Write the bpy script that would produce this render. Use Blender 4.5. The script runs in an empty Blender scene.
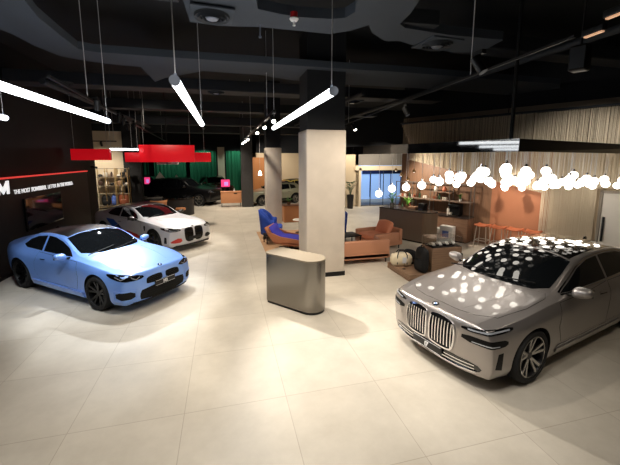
import bpy, bmesh, math, random
import numpy as np
from mathutils import Vector, Matrix
from mathutils.bvhtree import BVHTree
from mathutils.geometry import delaunay_2d_cdt

SC = bpy.context.scene
COL = SC.collection
PI = math.pi
R = math.radians
rng = random.Random(7)

# ------------------------------------------------------------------ materials
def srgb(r, g, b):
    def f(c):
        c /= 255.0
        return c / 12.92 if c <= 0.04045 else ((c + 0.055) / 1.055) ** 2.4
    return (f(r), f(g), f(b), 1.0)

def mat(name, col, rough=0.5, metal=0.0, coat=0.0, spec=0.5, emit=None, es=0.0, trans=0.0, noise=None, bump=None, coat_rough=0.03, alpha=1.0, ior=1.45):
    """noise = (scale, amount) mottles the colour; bump = (scale, strength)."""
    m = bpy.data.materials.new(name)
    m.use_nodes = True
    nt = m.node_tree
    b = nt.nodes['Principled BSDF']
    b.inputs['Base Color'].default_value = col
    b.inputs['Roughness'].default_value = rough
    b.inputs['Metallic'].default_value = metal
    b.inputs['Coat Weight'].default_value = coat
    b.inputs['Coat Roughness'].default_value = coat_rough
    b.inputs['Specular IOR Level'].default_value = spec
    b.inputs['Transmission Weight'].default_value = trans
    b.inputs['IOR'].default_value = ior
    b.inputs['Alpha'].default_value = alpha
    if emit:
        b.inputs['Emission Color'].default_value = emit
        b.inputs['Emission Strength'].default_value = es
    if noise or bump:
        tc = nt.nodes.new('ShaderNodeTexCoord')
    if noise:
        n = nt.nodes.new('ShaderNodeTexNoise')
        n.inputs['Scale'].default_value = noise[0]
        n.inputs['Detail'].default_value = 6
        nt.links.new(tc.outputs['Object'], n.inputs['Vector'])
        mx = nt.nodes.new('ShaderNodeMix'); mx.data_type = 'RGBA'
        a = noise[1]
        mx.inputs[6].default_value = (col[0]*(1-a), col[1]*(1-a), col[2]*(1-a), 1)
        mx.inputs[7].default_value = (min(1, col[0]*(1+a)), min(1, col[1]*(1+a)), min(1, col[2]*(1+a)), 1)
        nt.links.new(n.outputs['Fac'], mx.inputs[0])
        nt.links.new(mx.outputs[2], b.inputs['Base Color'])
    if bump:
        n2 = nt.nodes.new('ShaderNodeTexNoise')
        n2.inputs['Scale'].default_value = bump[0]
        n2.inputs['Detail'].default_value = 4
        nt.links.new(tc.outputs['Object'], n2.inputs['Vector'])
        bp = nt.nodes.new('ShaderNodeBump')
        bp.inputs['Strength'].default_value = bump[1]
        bp.inputs['Distance'].default_value = 0.01
        nt.links.new(n2.outputs['Fac'], bp.inputs['Height'])
        nt.links.new(bp.outputs['Normal'], b.inputs['Normal'])
    return m

def wood(name, c1, c2, rough=0.45, scale=3.0, axis=2):
    m = mat(name, c1, rough)
    nt = m.node_tree; b = nt.nodes['Principled BSDF']
    tc = nt.nodes.new('ShaderNodeTexCoord'); mp = nt.nodes.new('ShaderNodeMapping')
    sc = [14, 14, 14]; sc[axis] = 1.0
    mp.inputs['Scale'].default_value = sc
    n = nt.nodes.new('ShaderNodeTexNoise'); n.inputs['Scale'].default_value = scale; n.inputs['Detail'].default_value = 7
    cr = nt.nodes.new('ShaderNodeValToRGB')
    cr.color_ramp.elements[0].position = 0.35; cr.color_ramp.elements[0].color = c1
    cr.color_ramp.elements[1].position = 0.68; cr.color_ramp.elements[1].color = c2
    nt.links.new(tc.outputs['Object'], mp.inputs['Vector']); nt.links.new(mp.outputs['Vector'], n.inputs['Vector'])
    nt.links.new(n.outputs['Fac'], cr.inputs['Fac']); nt.links.new(cr.outputs['Color'], b.inputs['Base Color'])
    return m

M = {}
M['blue_paint'] = mat('light blue paint', srgb(118, 162, 240), 0.42, 0.1, 1.0, coat_rough=.32)
M['silver_paint'] = mat('taupe silver paint', srgb(164, 158, 155), 0.34, 0.75, .9)
M['white_paint'] = mat('pale grey paint', srgb(220, 220, 224), 0.4, 0.1, 0.9, coat_rough=.2)
M['black_paint'] = mat('black paint', srgb(12, 12, 14), 0.3, 0.0, .5)
M['mini_paint'] = mat('sage silver paint', srgb(150, 150, 130), 0.35, 0.5, 1.0)
M['yellow_paint'] = mat('yellow paint', srgb(214, 190, 96), 0.35, 0.0, 1.0)
M['wine_paint'] = mat('dark wine paint', srgb(52, 16, 20), 0.25, 0.2, 1.0)
M['red_paint'] = mat('red stripe', srgb(206, 40, 34), 0.4, 0, 0.6)
M['stripe_blue'] = mat('blue stripe', srgb(44, 96, 190), 0.4, 0, 0.6)
M['navy'] = mat('navy stripe', srgb(30, 40, 96), 0.4, 0, 0.6)
M['glass_black'] = mat('tinted glass', srgb(14, 16, 18), 0.03, 0.0, 0.0, 0.6)
M['carbon'] = mat('carbon roof', srgb(38, 35, 35), 0.35, 0.0, .3)
M['gloss_black'] = mat('gloss black trim', srgb(10, 10, 11), 0.12, 0.0, 1.0)
M['satin_black'] = mat('satin black plastic', srgb(11, 11, 12), 0.45, spec=.22)
M['arch'] = mat('wheel arch liner', srgb(8, 8, 8), 0.9)
M['tire'] = mat('tire rubber', srgb(20, 20, 21), 0.75, bump=(60, 0.1))
M['rim_black'] = mat('black rim', srgb(9, 9, 10), 0.4, 0.0, 0.1, .3)
M['rim_grey'] = mat('graphite rim', srgb(70, 70, 72), 0.3, 0.8)
M['rim_silver'] = mat('machined rim', srgb(190, 188, 184), 0.25, 0.9)
M['disc'] = mat('brake disc steel', srgb(120, 118, 114), 0.35, 0.9)
M['chrome'] = mat('chrome', srgb(225, 225, 228), 0.08, 1.0)
M['lamp_white'] = mat('headlight lens', srgb(190, 196, 205), 0.1, 0.4, 1.0)
M['lamp_red'] = mat('tail light', srgb(120, 8, 10), 0.12, 0.0, 1.0)
M['plate'] = mat('plate black', srgb(24, 24, 26), 0.4)
M['plate_white'] = mat('plate lettering', srgb(215, 215, 218), 0.5)
M['bmw_blue'] = mat('roundel blue', srgb(40, 120, 200), 0.3, 0, 0.5)
M['bmw_white'] = mat('roundel white', srgb(240, 240, 240), 0.3, 0, 0.5)

# ------------------------------------------------------------------ helpers
def link(name, me, parent=None):
    o = bpy.data.objects.new(name, me)
    COL.objects.link(o)
    if parent is not None:
        o.parent = parent
    return o

def tag(o, label=None, cat=None, group=None, kind=None):
    if label: o['label'] = label
    if cat: o['category'] = cat
    if group: o['group'] = group
    if kind: o['kind'] = kind
    return o

def thing(name, label, cat, loc=(0, 0, 0), rz=0.0, group=None, kind=None):
    o = bpy.data.objects.new(name, None)
    COL.objects.link(o)
    o.location = loc; o.rotation_euler = (0, 0, rz)
    o.empty_display_size = 0.1
    return tag(o, label, cat, group, kind)

def copy_tree(o, parent=None):
    c = o.copy(); COL.objects.link(c)
    if parent is not None:
        c.parent = parent
    for ch in list(o.children):
        copy_tree(ch, c)
    return c

class MB:
    """mesh builder: collects shapes, builds ONE mesh object"""
    def __init__(s):
        s.bm = bmesh.new()
    def box(s, c, d, rz=0.0, bev=0.0, rot=None):
        bm = bmesh.new()
        bmesh.ops.create_cube(bm, size=1.0)
        bmesh.ops.scale(bm, vec=d, verts=bm.verts)
        if bev > 0:
            bmesh.ops.bevel(bm, geom=bm.edges[:], offset=bev, segments=3, affect='EDGES', profile=0.5)
        mt = Matrix.Translation(c) @ (rot.to_4x4() if rot is not None else Matrix.Rotation(rz, 4, 'Z'))
        bmesh.ops.transform(bm, matrix=mt, verts=bm.verts)
        s._add(bm); return s
    def _add(s, bm, mi=None):
        me = bpy.data.meshes.new('t'); bm.to_mesh(me); bm.free()
        s.bm.from_mesh(me); bpy.data.meshes.remove(me)
    def cyl(s, p0, p1, r, r2=None, seg=16, caps=True):
        p0 = Vector(p0); p1 = Vector(p1); d = p1 - p0
        if d.length < 1e-6: return s
        bm = bmesh.new()
        bmesh.ops.create_cone(bm, cap_ends=caps, segments=seg, radius1=r, radius2=r if r2 is None else r2, depth=d.length)
        q = d.to_track_quat('Z', 'Y').to_matrix().to_4x4()
        bmesh.ops.transform(bm, matrix=Matrix.Translation((p0 + p1) / 2) @ q, verts=bm.verts)
        s._add(bm); return s
    def sphere(s, c, r, seg=16, scale=(1, 1, 1)):
        bm = bmesh.new()
        bmesh.ops.create_uvsphere(bm, u_segments=seg, v_segments=max(6, seg // 2), radius=r)
        bmesh.ops.scale(bm, vec=scale, verts=bm.verts)
        bmesh.ops.translate(bm, vec=c, verts=bm.verts)
        s._add(bm); return s
    def tube(s, pts, r, seg=8):
        for a, b in zip(pts, pts[1:]):
            s.cyl(a, b, r, seg=seg)
        for p in pts[1:-1]:
            s.sphere(p, r, seg=8)
        return s
    def lathe(s, prof, seg=32, axis='Z', mat4=None, close=False):
        """prof: [(r, h)...] revolved about the axis"""
        bm = bmesh.new()
        rings = []
        for (r, h) in prof:
            ring = []
            for k in range(seg):
                a = 2 * PI * k / seg
                if axis == 'Z': co = (r * math.cos(a), r * math.sin(a), h)
                elif axis == 'Y': co = (r * math.cos(a), h, r * math.sin(a))
                else: co = (h, r * math.cos(a), r * math.sin(a))
                ring.append(bm.verts.new(co))
            rings.append(ring)
        n = len(rings)
        for i in range(n if close else n - 1):
            a, b = rings[i], rings[(i + 1) % n]
            for k in range(seg):
                bm.faces.new((a[k], a[(k + 1) % seg], b[(k + 1) % seg], b[k]))
        bmesh.ops.remove_doubles(bm, verts=bm.verts, dist=1e-5)
        bmesh.ops.recalc_face_normals(bm, faces=bm.faces)
        if mat4 is not None: bmesh.ops.transform(bm, matrix=mat4, verts=bm.verts)
        s._add(bm); return s
    def prism(s, poly, z0, z1, mat4=None):
        """polygon (x,y) extruded from z0 to z1"""
        bm = bmesh.new()
        vs = [bm.verts.new((p[0], p[1], z0)) for p in poly]
        f = bm.faces.new(vs)
        r = bmesh.ops.extrude_face_region(bm, geom=[f])
        ev = [g for g in r['geom'] if isinstance(g, bmesh.types.BMVert)]
        bmesh.ops.translate(bm, vec=(0, 0, z1 - z0), verts=ev)
        bmesh.ops.recalc_face_normals(bm, faces=bm.faces)
        bmesh.ops.triangulate(bm, faces=[f for f in bm.faces if len(f.verts) > 4])
        if mat4 is not None: bmesh.ops.transform(bm, matrix=mat4, verts=bm.verts)
        s._add(bm); return s
    def grid(s, P):
        """P[i][j] grid of points, quads"""
        vs = [[s.bm.verts.new(p) for p in row] for row in P]
        for i in range(len(vs) - 1):
            for j in range(len(vs[0]) - 1):
                s.bm.faces.new((vs[i][j], vs[i + 1][j], vs[i + 1][j + 1], vs[i][j + 1]))
        return s
    def mesh(s, name, m, smooth=35, bevel=0.0):
        me = bpy.data.meshes.new(name)
        s.bm.normal_update()
        s.bm.to_mesh(me); s.bm.free()
        for mm in (m if isinstance(m, (list, tuple)) else [m]):
            me.materials.append(mm)
        if smooth:
            me.polygons.foreach_set('use_smooth', [True] * len(me.polygons))
            me.set_sharp_from_angle(angle=R(smooth))
        return me
    def build(s, name, m, parent=None, smooth=35):
        return link(name, s.mesh(name, m, smooth), parent)

def rounded_rect(w, h, r, n=5):
    out = []
    for cx, cy, a0 in ((w/2-r, h/2-r, 0), (-w/2+r, h/2-r, 90), (-w/2+r, -h/2+r, 180), (w/2-r, -h/2+r, 270)):
        for k in range(n + 1):
            a = R(a0 + 90.0 * k / n)
            out.append((cx + r * math.cos(a), cy + r * math.sin(a)))
    return out

def cushion(w, d, h, r=0.06, puff=0.03, seed=0):
    """soft box mesh builder centred on its base"""
    mb = MB()
    bm = bmesh.new()
    bmesh.ops.create_cube(bm, size=1.0)
    bmesh.ops.scale(bm, vec=(w, d, h), verts=bm.verts)
    bmesh.ops.bevel(bm, geom=bm.edges[:], offset=min(r, h*0.45), segments=3, affect='EDGES', profile=0.5)
    bmesh.ops.subdivide_edges(bm, edges=bm.edges[:], cuts=2, use_grid_fill=True)
    rr = random.Random(seed)
    for v in bm.verts:
        fx = 1 - min(1, abs(v.co.x) / (w/2)) ** 2; fy = 1 - min(1, abs(v.co.y) / (d/2)) ** 2; fz = 1 - min(1, abs(v.co.z) / (h/2)) ** 2
        if abs(v.co.z) > h*0.3: v.co.z += math.copysign(puff * fx * fy, v.co.z)
        if abs(v.co.y) > d*0.4: v.co.y += math.copysign(puff * 0.5 * fx * fz, v.co.y)
        if abs(v.co.x) > w*0.4: v.co.x += math.copysign(puff * 0.5 * fy * fz, v.co.x)
    bmesh.ops.translate(bm, vec=(0, 0, h/2), verts=bm.verts)
    mb._add(bm)
    return mb

def text_mesh(s, size, depth=0.004, bold=0.0, space=1.0):
    cu = bpy.data.curves.new('t', 'FONT')
    cu.body = s; cu.size = size; cu.extrude = depth; cu.offset = bold; cu.space_character = space
    cu.align_x = 'LEFT'
    o = bpy.data.objects.new('t', cu); COL.objects.link(o)
    dg = bpy.context.evaluated_depsgraph_get()
    me = bpy.data.meshes.new_from_object(o.evaluated_get(dg))
    bpy.data.objects.remove(o); bpy.data.curves.remove(cu)
    return me
# ------------------------------------------------------------------ cars
def pchip(pts):
    pts = sorted(pts)
    x = np.array([p[0] for p in pts], float); y = np.array([p[1] for p in pts], float)
    n = len(x)
    if n == 1: return lambda q: float(y[0])
    h = np.diff(x); d = np.diff(y) / h
    m = np.zeros(n); m[0] = d[0]; m[-1] = d[-1]
    for i in range(1, n - 1):
        if d[i-1] * d[i] <= 0: m[i] = 0
        else:
            w1 = 2*h[i] + h[i-1]; w2 = h[i] + 2*h[i-1]
            m[i] = (w1 + w2) / (w1 / d[i-1] + w2 / d[i])
    def f(q):
        q = min(max(q, x[0]), x[-1])
        i = min(int(np.searchsorted(x, q, 'right')) - 1, n - 2); i = max(i, 0)
        t = (q - x[i]) / h[i]
        return float((1+2*t)*(1-t)**2*y[i] + t*(1-t)**2*h[i]*m[i] + t*t*(3-2*t)*y[i+1] + t*t*(t-1)*h[i]*m[i+1])
    return f

def body_mesh(c):
    """closed body shell lofted through the car's feature lines"""
    f = {k: pchip(v) for k, v in c['curves'].items()}
    xn, xt = c['nose'], c['tail']
    xs = [xn - d for d in (0, .04, .11, .22)]
    xe = [xt + d for d in (.22, .11, .04, 0)]
    n = c.get('stations', 26)
    mid = [xs[-1] + (xe[0] - xs[-1]) * (k + 1) / (n + 1) for k in range(n)]
    st = xs + mid + xe
    fa, ra = c['wb'] / 2, -c['wb'] / 2
    profF = pchip(c['profF']); profR = pchip(c['profR'])
    W = c['w'] / 2
    def ring(x):
        y5, zb = f['yb'](x), f['zb'](x)
        P = [(y5 * k / 5.0, zb) for k in range(6)]
        P.append((f['ys'](x), f['zs'](x)))
        P.append((f['ym'](x), f['zm'](x)))
        P.append((f['yh'](x), f['zh'](x)))
        by, bz = f['yk'](x), f['zk'](x)
        P.append((by, bz))
        ry, rz, cz = f['yr'](x), f['zr'](x), f['zc'](x)
        P.append((by + (ry - by) * .10, bz + (rz - bz) * .14))
        P.append((by + (ry - by) * .88, bz + (rz - bz) * .86))
        P.append((ry, rz))
        P.append((ry * .55, rz + (cz - rz) * .74))
        P.append((0.0, cz))
        return P
    def warp(x, y, z):
        out = x
        d = (x - (fa - .2)) / (xn - (fa - .2))
        if d > 0:
            d = min(1, d); d = d * d * (3 - 2 * d) if c.get('smoothdec') else d ** 1.4
            out += d * (profF(z) - c['bulgeF'] * (abs(y) / W) ** c.get('powF', 2.2))
        d = ((ra + .1) - x) / ((ra + .1) - xt)
        if d > 0:
            d = min(1, d) ** 1.4
            out -= d * (profR(z) - c['bulgeR'] * (abs(y) / W) ** 2.2)
        return out
    bm = bmesh.new()
    rings = []
    for x in st:
        P = ring(x)
        L = [bm.verts.new((warp(x, y, z), y, z)) for (y, z) in P]
        Rr = [L[0]] + [bm.verts.new((warp(x, y, z), -y, z)) for (y, z) in P[1:-1]] + [L[-1]]
        rings.append((L, Rr, P))
    for (a, b) in zip(rings, rings[1:]):
        for k in range(len(a[0]) - 1):
            bm.faces.new((a[0][k], b[0][k], b[0][k+1], a[0][k+1]))
            bm.faces.new((a[1][k], a[1][k+1], b[1][k+1], b[1][k]))
    def cap(rg, x, flip):
        L, Rr, P = rg
        def grid(side):
            G = [[None] * 5 for _ in range(6)]
            for j in range(5): G[0][j] = side[5 + j]
            for i in range(6): G[i][0] = side[5 - i]; G[i][4] = side[9 + i]
            return G
        GL, GR = grid(L), grid(Rr)
        zb, zt = P[0][1], P[14][1]
        for j in range(1, 4):
            yl, zl = P[5 + j]
            zf = (zl - P[5][1]) / (P[9][1] - P[5][1])
            zcn = zb + (zt - zb) * zf
            for i in range(1, 6):
                t = i / 5.0
                yb_ = P[5 - i][0]; yt_ = P[9 + i][0]
                rb = yb_ / P[5][0]; rt = yt_ / P[9][0]
                y = yl * (rb * (1 - zf) + rt * zf)
                z = zl + (zcn - zl) * (1 - (y / yl) ** 2) if yl else zcn
                if i == 5:
                    v = bm.verts.new((warp(x, 0, z), 0, z)); GL[i][j] = v; GR[i][j] = v
                else:
                    GL[i][j] = bm.verts.new((warp(x, y, z), y, z)); GR[i][j] = bm.verts.new((warp(x, y, z), -y, z))
        for G, s in ((GL, flip), (GR, not flip)):
            for i in range(5):
                for j in range(4):
                    q = [G[i][j], G[i+1][j], G[i+1][j+1], G[i][j+1]]
                    if s: q.reverse()
                    if len(set(q)) == 4: bm.faces.new(q)
    cap(rings[0], st[0], True); cap(rings[-1], st[-1], False)
    bmesh.ops.recalc_face_normals(bm, faces=bm.faces)
    cl = bm.edges.layers.float.new('crease_edge')
    def cre(ri, k, v):
        for s in (0, 1):
            a, b = rings[ri][s][k], rings[ri + 1][s][k]
            e = bm.edges.get((a, b))
            if e: e[cl] = v
    for ri in range(len(rings) - 1):
        for k, v in c.get('crease', {9: .45, 12: .4, 5: .5}).items(): cre(ri, k, v)
    me = bpy.data.meshes.new('body'); bm.to_mesh(me); bm.free()
    me.polygons.foreach_set('use_smooth', [True] * len(me.polygons))
    return me

def evaluated(o):
    dg = bpy.context.evaluated_depsgraph_get()
    dg.update()
    return bpy.data.meshes.new_from_object(o.evaluated_get(dg))

class Surf:
    def __init__(s, me):
        s.co = [v.co.copy() for v in me.vertices]
        s.no = [v.normal.copy() for v in me.vertices]
        s.fc = [tuple(p.vertices) for p in me.polygons]
        s.t = BVHTree.FromPolygons(s.co, s.fc)
    def hit(s, o, d):
        loc, n, i, dist = s.t.ray_cast(Vector(o), Vector(d))
        if loc is None: return None
        w = Vector((0, 0, 0))
        for k in s.fc[i]:
            w += s.no[k] / ((s.co[k] - loc).length + 1e-4)
        return loc, w.normalized()

def resample(poly, step):
    out = []
    n = len(poly)
    for i in range(n):
        a = Vector(poly[i]); b = Vector(poly[(i + 1) % n]); k = max(1, int(math.ceil((b - a).length / step)))
        for j in range(k): out.append(a + (b - a) * (j / k))
    return out

def smooth_poly(poly, it=2):
    """Chaikin corner cutting of a closed polygon"""
    for _ in range(it):
        q = []
        for i in range(len(poly)):
            a = Vector(poly[i]); b = Vector(poly[(i + 1) % len(poly)])
            q += [a * .75 + b * .25, a * .25 + b * .75]
        poly = q
    return [tuple(p) for p in poly]

AX = {'x': ((1, 2), 0, -1), '-x': ((1, 2), 0, 1), 'y': ((0, 2), 1, -1), '-y': ((0, 2), 1, 1), 'z': ((0, 1), 2, -1)}
def frame(axis):
    """(p2 -> ray origin, ray direction) for a projection axis; ('d', angle, side) looks at a front corner (angle > 90: a rear corner)"""
    if isinstance(axis, tuple):
        a = R(axis[1]); s = axis[2]
        e = Vector((-math.sin(a), s * math.cos(a), 0)); d = Vector((-math.cos(a), -s * math.sin(a), 0))
        return (lambda p: e * p[0] + Vector((0, 0, p[1])) - d * 6.0), d
    (ia, ib), ic, sgn = AX[axis]
    def org(p):
        o = [0, 0, 0]; o[ia] = p[0]; o[ib] = p[1]; o[ic] = -sgn * 6.0
        return Vector(o)
    d = [0, 0, 0]; d[ic] = sgn
    return org, Vector(d)

def dpoly(pts, a, s):
    """corner points (x, y>=0, z) to the (t, z) plane of a corner view"""
    return [(-p[0] * math.sin(R(a)) + p[1] * math.cos(R(a)), p[2]) for p in pts]

def patch(surf, poly, axis, name, m, parent, off=0.003, step=0.05, depth=0.004, rnd=0):
    """a panel that follows the body: polygon projected along the axis, with its own edge thickness"""
    if rnd: poly = smooth_poly(poly, rnd)
    org, dr = frame(axis)
    bd = resample(poly, step)
    xs = [p[0] for p in bd]; ys = [p[1] for p in bd]
    pts = list(bd)
    nb = len(bd)
    gx0, gx1, gy0, gy1 = min(xs), max(xs), min(ys), max(ys)
    def inside(x, y):
        c = False; j = nb - 1
        for i in range(nb):
            if ((bd[i][1] > y) != (bd[j][1] > y)) and (x < (bd[j][0]-bd[i][0]) * (y-bd[i][1]) / (bd[j][1]-bd[i][1]) + bd[i][0]): c = not c
            j = i
        return c
    nx = int((gx1 - gx0) / step); ny = int((gy1 - gy0) / step)
    for i in range(1, nx + 1):
        for j in range(1, ny + 1):
            x = gx0 + i * step; y = gy0 + j * step
            if inside(x, y) and min((Vector((x, y)) - p).length for p in bd) > step * .5: pts.append(Vector((x, y)))
    vv, ee, ff, *_ = delaunay_2d_cdt(pts, [], [list(range(nb))], 1, 1e-6)
    H = []
    for p in vv:
        H.append(surf.hit(org(p), dr))
    bm = bmesh.new(); top = {}; nrm = []
    for i, h in enumerate(H):
        if h: top[i] = bm.verts.new(h[0] + h[1] * off); nrm.append(h[1])
    for fc in ff:
        if all(k in top for k in fc):
            try: bm.faces.new([top[k] for k in fc])
            except ValueError: pass
    # skirt down into the body
    be = [e for e in bm.edges if len(e.link_faces) == 1]
    low = {}
    n_of = {top[i]: H[i][1] for i in top}
    for e in be:
        for v in e.verts:
            if v not in low:
                w = bm.verts.new(v.co - n_of[v] * (off + depth)); low[v] = w; nrm.append(n_of[v])
    for e in be:
        a, b = e.verts
        bm.faces.new((a, b, low[b], low[a]))
    if not bm.faces: bm.free(); return None
    bmesh.ops.recalc_face_normals(bm, faces=bm.faces)
    # outward check
    s = sum((fc.normal.dot(n_of[fc.verts[0]]) for fc in bm.faces if all(v in n_of for v in fc.verts)))
    if s < 0: bmesh.ops.reverse_faces(bm, faces=bm.faces)
    bm.verts.index_update()
    me = bpy.data.meshes.new(name); bm.to_mesh(me); bm.free()
    me.materials.append(m)
    me.polygons.foreach_set('use_smooth', [True] * len(me.polygons))
    try: me.normals_split_custom_set_from_vertices([tuple(v) for v in nrm])
    except Exception: pass
    return link(name, me, parent)

def strip(surf, path, axis, width, name, m, parent, off=0.0035, closed=False, step=0.03, thick=0.0):
    """a narrow band along a path on the body (seam, chrome line, stripe)"""
    org, dr = frame(axis)
    pts = [Vector(p) for p in path]
    if closed: pts.append(pts[0])
    q = []
    for a, b in zip(pts, pts[1:]):
        k = max(1, int((b - a).length / step))
        q += [a + (b - a) * (j / k) for j in range(k)]
    q.append(pts[-1])
    mb = MB(); prev = None
    for i, p in enumerate(q):
        t = (q[min(i + 1, len(q) - 1)] - q[max(i - 1, 0)])
        if t.length < 1e-9: continue
        t.normalize(); nn = Vector((-t[1], t[0]))
        row = []
        for s_ in (-.5, .5):
            pp = p + nn * width * s_
            h = surf.hit(org(pp), dr)
            if h is None: row = None; break
            row.append((h[0] - h[1] * .004, h[0] + h[1] * (off + thick)))
        if row:
            cur = [mb.bm.verts.new(v) for v in (row[0][0], row[0][1], row[1][1], row[1][0])]
            if prev:
                for a in range(3):
                    mb.bm.faces.new((prev[a], prev[a+1], cur[a+1], cur[a]))
            prev = cur
        else: prev = None
    bmesh.ops.recalc_face_normals(mb.bm, faces=mb.bm.faces)
    return mb.build(name, m, parent)

def make_wheel(r, w, style, rim_m, face_m=None, caliper=None):
    """wheel centred on its hub, outer face towards +y"""
    e = bpy.data.objects.new('wheel', None); COL.objects.link(e); e.empty_display_size = .1
    rr = r * style.get('ratio', .74)
    h = w / 2
    t = MB().lathe([(rr, -h*.9), (rr*1.03, -h), (r*.93, -h), (r*.985, -h*.82), (r, -h*.55), (r, h*.55), (r*.985, h*.82), (r*.93, h), (rr*1.05, h*.98), (rr, h*.86)], 56, 'Y', close=True)
    t.build('tire', M['tire'], e)
    b = MB().lathe([(rr*1.005, h*.90), (rr*.955, h*.93), (rr*.93, h*.78), (rr*.90, -h*.9), (rr*1.0, -h*.9)], 56, 'Y')
    b.lathe([(0.0, h*.62), (.055, h*.62), (.075, h*.5), (.08, h*.1), (0, h*.1)], 24, 'Y')
    n = style['n']
    def spoke(bmb, a0, a1, w0, w1, d0=.60, d1=.88):
        # from hub to rim between angles, tapered
        p0 = Vector((math.cos(a0), 0, math.sin(a0))); p1 = Vector((math.cos(a1), 0, math.sin(a1)))
        A = p0 * .05; B = p1 * rr * .95
        dr = (B - A).normalized(); sd = dr.cross(Vector((0, 1, 0)))
        bm = bmesh.new(); vs = []
        for (P, ww, yy) in ((A, w0, d0), ((A + B) / 2, (w0 + w1) / 2, (d0 + d1) / 2 - .02), (B, w1, d1)):
            vs.append([bm.verts.new(P + sd * s * ww / 2 * k + Vector((0, h * yy - dy, 0))) for (s, k, dy) in ((-1, 1, .03), (-1, .8, 0), (1, .8, 0), (1, 1, .03))])
        for u, v in zip(vs, vs[1:]):
            for k in range(4): bm.faces.new((u[k], u[(k+1) % 4], v[(k+1) % 4], v[k]))
        bm.faces.new(vs[0]); bm.faces.new(vs[-1][::-1])
        bmesh.ops.recalc_face_normals(bm, faces=bm.faces)
        bmb._add(bm)
    fb = MB()
    for k in range(n):
        a = 2 * PI * k / n + PI / 2
        if style['kind'] == 'double':
            s = style.get('spread', .16)
            spoke(b, a - s * .5, a - s, style['w0'], style['w1']); spoke(b, a + s * .5, a + s, style['w0'], style['w1'])
            if face_m:
                spoke(fb, a - s * .5, a - s, style['w0'] * .6, style['w1'] * .62, .635, .91); spoke(fb, a + s * .5, a + s, style['w0'] * .6, style['w1'] * .62, .635, .91)
        else:
            spoke(b, a, a, style['w0'], style['w1'])
    b.build('rim', rim_m, e)
    if face_m:
        fb.lathe([(rr*1.0, h*.935), (rr*.965, h*.955), (rr*.945, h*.93)], 56, 'Y')
        fb.build('rim_face', face_m, e)
    MB().lathe([(0, -h*.1), (rr*.72, -h*.1), (rr*.72, h*.02), (rr*.3, h*.02), (rr*.28, h*.3), (0, h*.3)], 40, 'Y').build('brake_disc', M['disc'], e)
    if caliper:
        MB().box((rr*.6, h*.05, rr*.12), (rr*.22, h*.5, rr*.5), bev=.012).build('brake_caliper', caliper, e)
    return e

def roundel(r, parent, loc, nrm, up=Vector((0, 0, 1))):
    """round emblem: dark ring with a chrome edge and quartered blue and white centre"""
    z = nrm.normalized(); y = (up - z * up.dot(z)).normalized(); x = y.cross(z)
    mt = Matrix((x, y, z)).transposed().to_4x4(); mt.translation = loc
    o = MB().lathe([(0, .004), (r, .004), (r*1.06, .002), (r*1.06, -.02), (0, -.02)], 32, 'Z', mt).build('emblem', M['gloss_black'], parent)
    rg = MB().lathe([(r*.94, .0035), (r*.95, .008), (r*1.03, .008), (r*1.07, .003)], 32, 'Z', mt)
    rg.lathe([(r*.60, .0035), (r*.61, .007), (r*.66, .007), (r*.67, .0035)], 32, 'Z', mt).build('emblem_ring', M['chrome'], o)
    for q in range(4):
        pl = [(0, 0)] + [(r*.60 * math.cos(R(q*90 + k*15)), r*.60 * math.sin(R(q*90 + k*15))) for k in range(7)]
        MB().prism(pl, .0, .0065, mt).build('emblem_quarter', M['bmw_blue'] if q % 2 else M['bmw_white'], o)
    return o

def mirror_cap(s, parent, loc, size, paint, yaw=0.0):
    """door mirror: shell, glass and stalk; s = +1 left, -1 right"""
    L, W, H = size
    bm = bmesh.new()
    bmesh.ops.create_cube(bm, size=1.0)
    bmesh.ops.subdivide_edges(bm, edges=bm.edges[:], cuts=3, use_grid_fill=True)
    for v in bm.verts:
        d = v.co * 2
        n = (abs(d.x)**3 + abs(d.y)**3 + abs(d.z)**3) ** (1/3.0)
        d /= max(n, 1e-6)
        k = 1 - .25 * max(0, d.x)           # rounded nose forwards
        tap = 1 - .18 * (d.y * s)           # smaller outboard
        v.co = Vector((d.x * L / 2, d.y * W / 2, d.z * H / 2 * k * tap + .02 * d.y * s))
    bmesh.ops.translate(bm, vec=loc, verts=bm.verts)
    mb = MB(); mb._add(bm)
    o = mb.build('mirror', paint, parent, 60)
    l = Vector(loc)
    MB().box((l.x - L/2 + .004, l.y, l.z), (.012, W * .8, H * .74), bev=.004).build('mirror_glass', M['glass_black'], o)
    MB().cyl((l.x + .01, l.y - s * W * .42, l.z - H * .30), (l.x + .03, l.y - s * (W * .5 + .10), l.z - H * .52), .022, .03, 10).build('mirror_arm', M['gloss_black'], o)
    return o

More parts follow.
